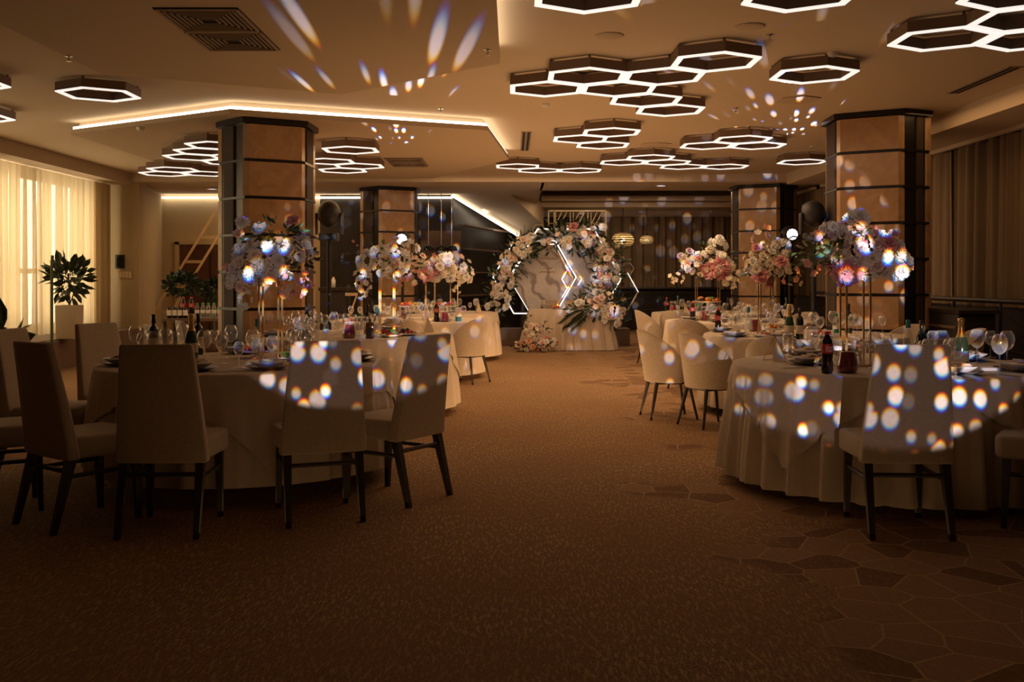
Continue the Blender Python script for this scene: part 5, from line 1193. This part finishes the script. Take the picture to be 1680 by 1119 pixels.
# ================================================================== LEFT SIDE FURNITURE
def bush(root, c, rad, n, L, W, m, seed):
    rnd = random.Random(seed); mb = MB(); leafcloud(mb, rnd, c, rad, n, L, W, .3); o = part(mb, 'foliage', m, root); o['kind'] = 'stuff'
r = empty('potted_plant', (-6.80, 15.0, .45), 0, 'dark leafy plant in a tall square stone pot in front of the bright curtain', 'plant')
r.location = (pt(114, 14.6), 14.6, .45)
part(MB().box((0, 0, .245), (.28, .28, .49), taper=(1.05, 1.05)), 'pot', 'pot_stone', r, bevel=.008)
m = MB()
for a in range(6): m.tube([(0, 0, .48), (.08*cos(a), .08*sin(a), .7), (.22*cos(a), .2*sin(a), .95)], .008, 5)
part(m, 'stems', 'stem', r); bush(r, (0, 0, .86), (.30, .28, .28), 150, .17, .075, 'leaf_dark', 3)
r = empty('upright_rod', (pt(85, 13.7), 13.7, .45), 0, 'thin dark upright rod standing just left of the square pot', 'rod'); part(MB().tube([(0, 0, 0), (0, 0, 1.05), (.01, 0, 1.2)], .022, 8), 'rod', 'stem', r); part(MB().lathe([(.001, .012), (.09, .01), (.09, 0)], 16), 'foot', 'black_metal', r)
r = empty('leafy_plant', (pt(14, 9.6), 9.6, 0), 0, 'broad-leaved plant at the left edge behind the chair', 'plant'); part(MB().lathe([(.001, 0), (.12, 0), (.16, .45), (.14, .45), (.001, .42)], 20), 'pot', 'pot_stone', r, smooth=True)
m = MB(); m.tube([(0, 0, .4), (0, 0, .75)], .012, 6); part(m, 'stems', 'stem', r); bush(r, (0, 0, .76), (.12, .12, .10), 12, .30, .10, 'leaf', 5)
r = empty('wall_picture', (pt(197, 18.28), 18.28, 1.64), 0, 'small dark framed panel on the left wall return', 'picture'); part(MB().box((0, -.01, 0), (.17, .03, .25)), 'frame', 'black_band', r); part(MB().box((0, -.027, 0), (.10, .004, .17)), 'panel', 'screen', r)
r = empty('switch_panel', (pt(206, 18.28), 18.28, 1.40), 0, 'row of pale light switches under the dark wall panel', 'light switch'); part(MB().box((0, -.006, 0), (.24, .012, .14)), 'back_plate', 'wall_paint', r)
for k in range(4): part(MB().box((-.085+.057*k, -.015, 0), (.05, .012, .12)), 'rocker', 'switch', r, bevel=.003)
# leaning ladder
r = empty('wooden_ladder', (0, 0, 0), 0, 'pale wooden ladder leaning in front of the dark door', 'ladder')
q0 = at(287, 455, 20.3); q1 = at(352, 350, 20.75); d = q1-q0; q0 = q0-d*.9; k = -q0.z/(q1.z-q0.z) if q0.z < 0 else 0
q0 = q0+(q1-q0)*max(0, k)
for s, nm in ((0, 0), (.37, 1)): part(MB().tube([q0+Vector((s, 0, 0)), q1+Vector((s, 0, 0))], .028, 6), 'rail', 'pale_wood', r)
n = 5
for i in range(1, n): p = q0+(q1-q0)*i/n; part(MB().box((p.x+.185, p.y, p.z), (.37, .03, .06)), 'rung', 'pale_wood', r)
# dark round potted trees by the door
for px, py, d, rad, l in ((299, 468, 17.0, .30, 'round dark potted tree in front of the door, the left one'), (352, 476, 17.6, .26, 'round dark potted tree half hidden by the front left column')):
    c = at(px, py, d); r = empty('potted_tree', (c.x, d, 0), 0, l, 'plant'); part(MB().lathe([(.001, 0), (.15, 0), (.2, .4), (.18, .4), (.001, .37)], 20), 'pot', 'plinth', r, smooth=True)
    part(MB().tube([(0, 0, .35), (0, 0, c.z-.1)], .02, 8), 'trunk', 'stem', r); bush(r, (0, 0, c.z), (rad, rad, rad*.7), 420, .09, .05, 'leaf_dark', int(px))
# drinks table with packs
tx = pt(320, 14.6); r = empty('drinks_table', (tx, 14.7, 0), 0, 'small dark side table holding the drink packs beside the left column', 'table')
part(MB().box((0, 0, .73), (.86, .5, .04)), 'tabletop', 'plinth', r)
for sx in (-1, 1):
    for sy in (-1, 1): part(MB().box((sx*.4, sy*.22, .355), (.04, .04, .71)), 'leg', 'dark_wood', r)
CAN = empty('drink_can', (0, 0, 0), 0, 'x', 'can', 'dark drink cans on the side table'); part(MB().lathe([(.001, 0), (.03, .002), (.033, .01), (.033, .15), (.027, .16), (.001, .16)], 18), 'body', 'cola', CAN, smooth=True); part(MB().lathe([(.0334, .04), (.0334, .12)], 18), 'label_band', 'label_white', CAN, smooth=True)
for i in range(4):
    l = 'dark drink can with pale label on the side table'; xx = tx-.36+i*.078
    if i == 0: CAN.location = (xx, 14.55, .75); CAN['label'] = l
    else: dup(CAN, (xx, 14.55, .75), label=l)
for i, xx in enumerate((-.22, -.10)):
    bottle('cola', tx+xx, 14.75, ('left' if i == 0 else 'right')+' cola bottle of the pair with glowing red caps on the side table', z=.75, s=1.25)
WB = bottle('water', tx+.03, 14.6, 'blue-green water bottle in the pack on the side table', z=.75, s=.95); WB['group'] = 'water bottles packed on the side table'
for i in range(1, 5):
    for j in range(2): dup(WB, (tx+.03+i*.082-(.02 if j else 0), 14.6+j*.085, .75), label='blue-green water bottle in the pack on the side table', group='water bottles packed on the side table')
# bar counter between left columns
r = empty('bar_counter', (pt(560, 16.0), 16.0, 0), 0, 'dark service counter behind the moving head lamp on the left', 'counter')
part(MB().box((0, 0, 1.16), (.66, .4, .05)), 'counter_top', 'dark_wood', r); part(MB().box((-.12, 0, .57), (.36, .34, 1.14)), 'cabinet', 'dark_panel', r)
for sx in (.15, .30): part(MB().box((sx, -.15, .57), (.03, .03, 1.14)), 'leg', 'dark_wood', r)
part(MB().tube([(.09, -.16, .55), (.27, -.16, 1.05)], .014, 6), 'brace', 'pale_wood', r); part(MB().box((.19, -.16, 1.08), (.20, .02, .05)), 'rail', 'pale_wood', r)
r = empty('spray_bottle', (pt(547, 15.95), 15.95, 1.185), 0, 'small pale bottle standing on the dark service counter', 'bottle'); part(MB().lathe([(.001, 0), (.035, 0), (.035, .12), (.015, .15)], 16), 'body', 'label_white', r, smooth=True); part(MB().lathe([(.02, .14), (.02, .17), (.001, .171)], 12), 'cap', 'gold', r, smooth=True)
# dark sideboard under the right curtain
r = empty('sideboard', (5.0, 11.5, 0), 0, 'dark slatted sideboard under the right curtain, seen above the near right table', 'sideboard')
part(MB().box((0, 0, .5), (.4, 1.6, .9)), 'body', 'dark_low_wall', r, bevel=.01); part(MB().box((0, 0, .97), (.44, 1.7, .04)), 'top', 'dark_wood', r)
for k in range(5): part(MB().box((-.205, 0, .2+.15*k), (.012, 1.5, .03)), 'slat', 'plinth', r)

# ------------------------------------------------------------------ labels: things that share one are told apart by their order
def _px(o):
    w = o.matrix_world.translation if o.parent else o.location
    if o.type == 'MESH' and w.length < .01: w = Vector(o.bound_box[0])
    return 840+F*w.x/max(w.y, .1)
by = {}
for o in COL.objects:
    if o.parent is None and o.get('label') and not o.get('kind'): by.setdefault(o['label'], []).append(o)
ORD = ['leftmost', 'second', 'third', 'fourth', 'fifth', 'sixth', 'seventh', 'eighth', 'ninth', 'tenth', 'eleventh', 'twelfth', 'thirteenth', 'fourteenth']
for l, os_ in by.items():
    if len(os_) < 2: continue
    if os_[0].get('category') == 'food' or len(os_) > 12: continue
    os_.sort(key=_px)
    for i, o in enumerate(os_):
        w = 'left one' if (len(os_) == 2 and i == 0) else 'right one' if (len(os_) == 2) else 'rightmost' if i == len(os_)-1 else 'leftmost' if i == 0 else ORD[i]+' from left'
        o['label'] = l+', '+w

for o in COL.objects:
    if o.parent is None and o.get('label'):
        n = len(o['label'].replace('-', ' ').split())
        if n > 16: print('LONG', n, o.name, o['label'])
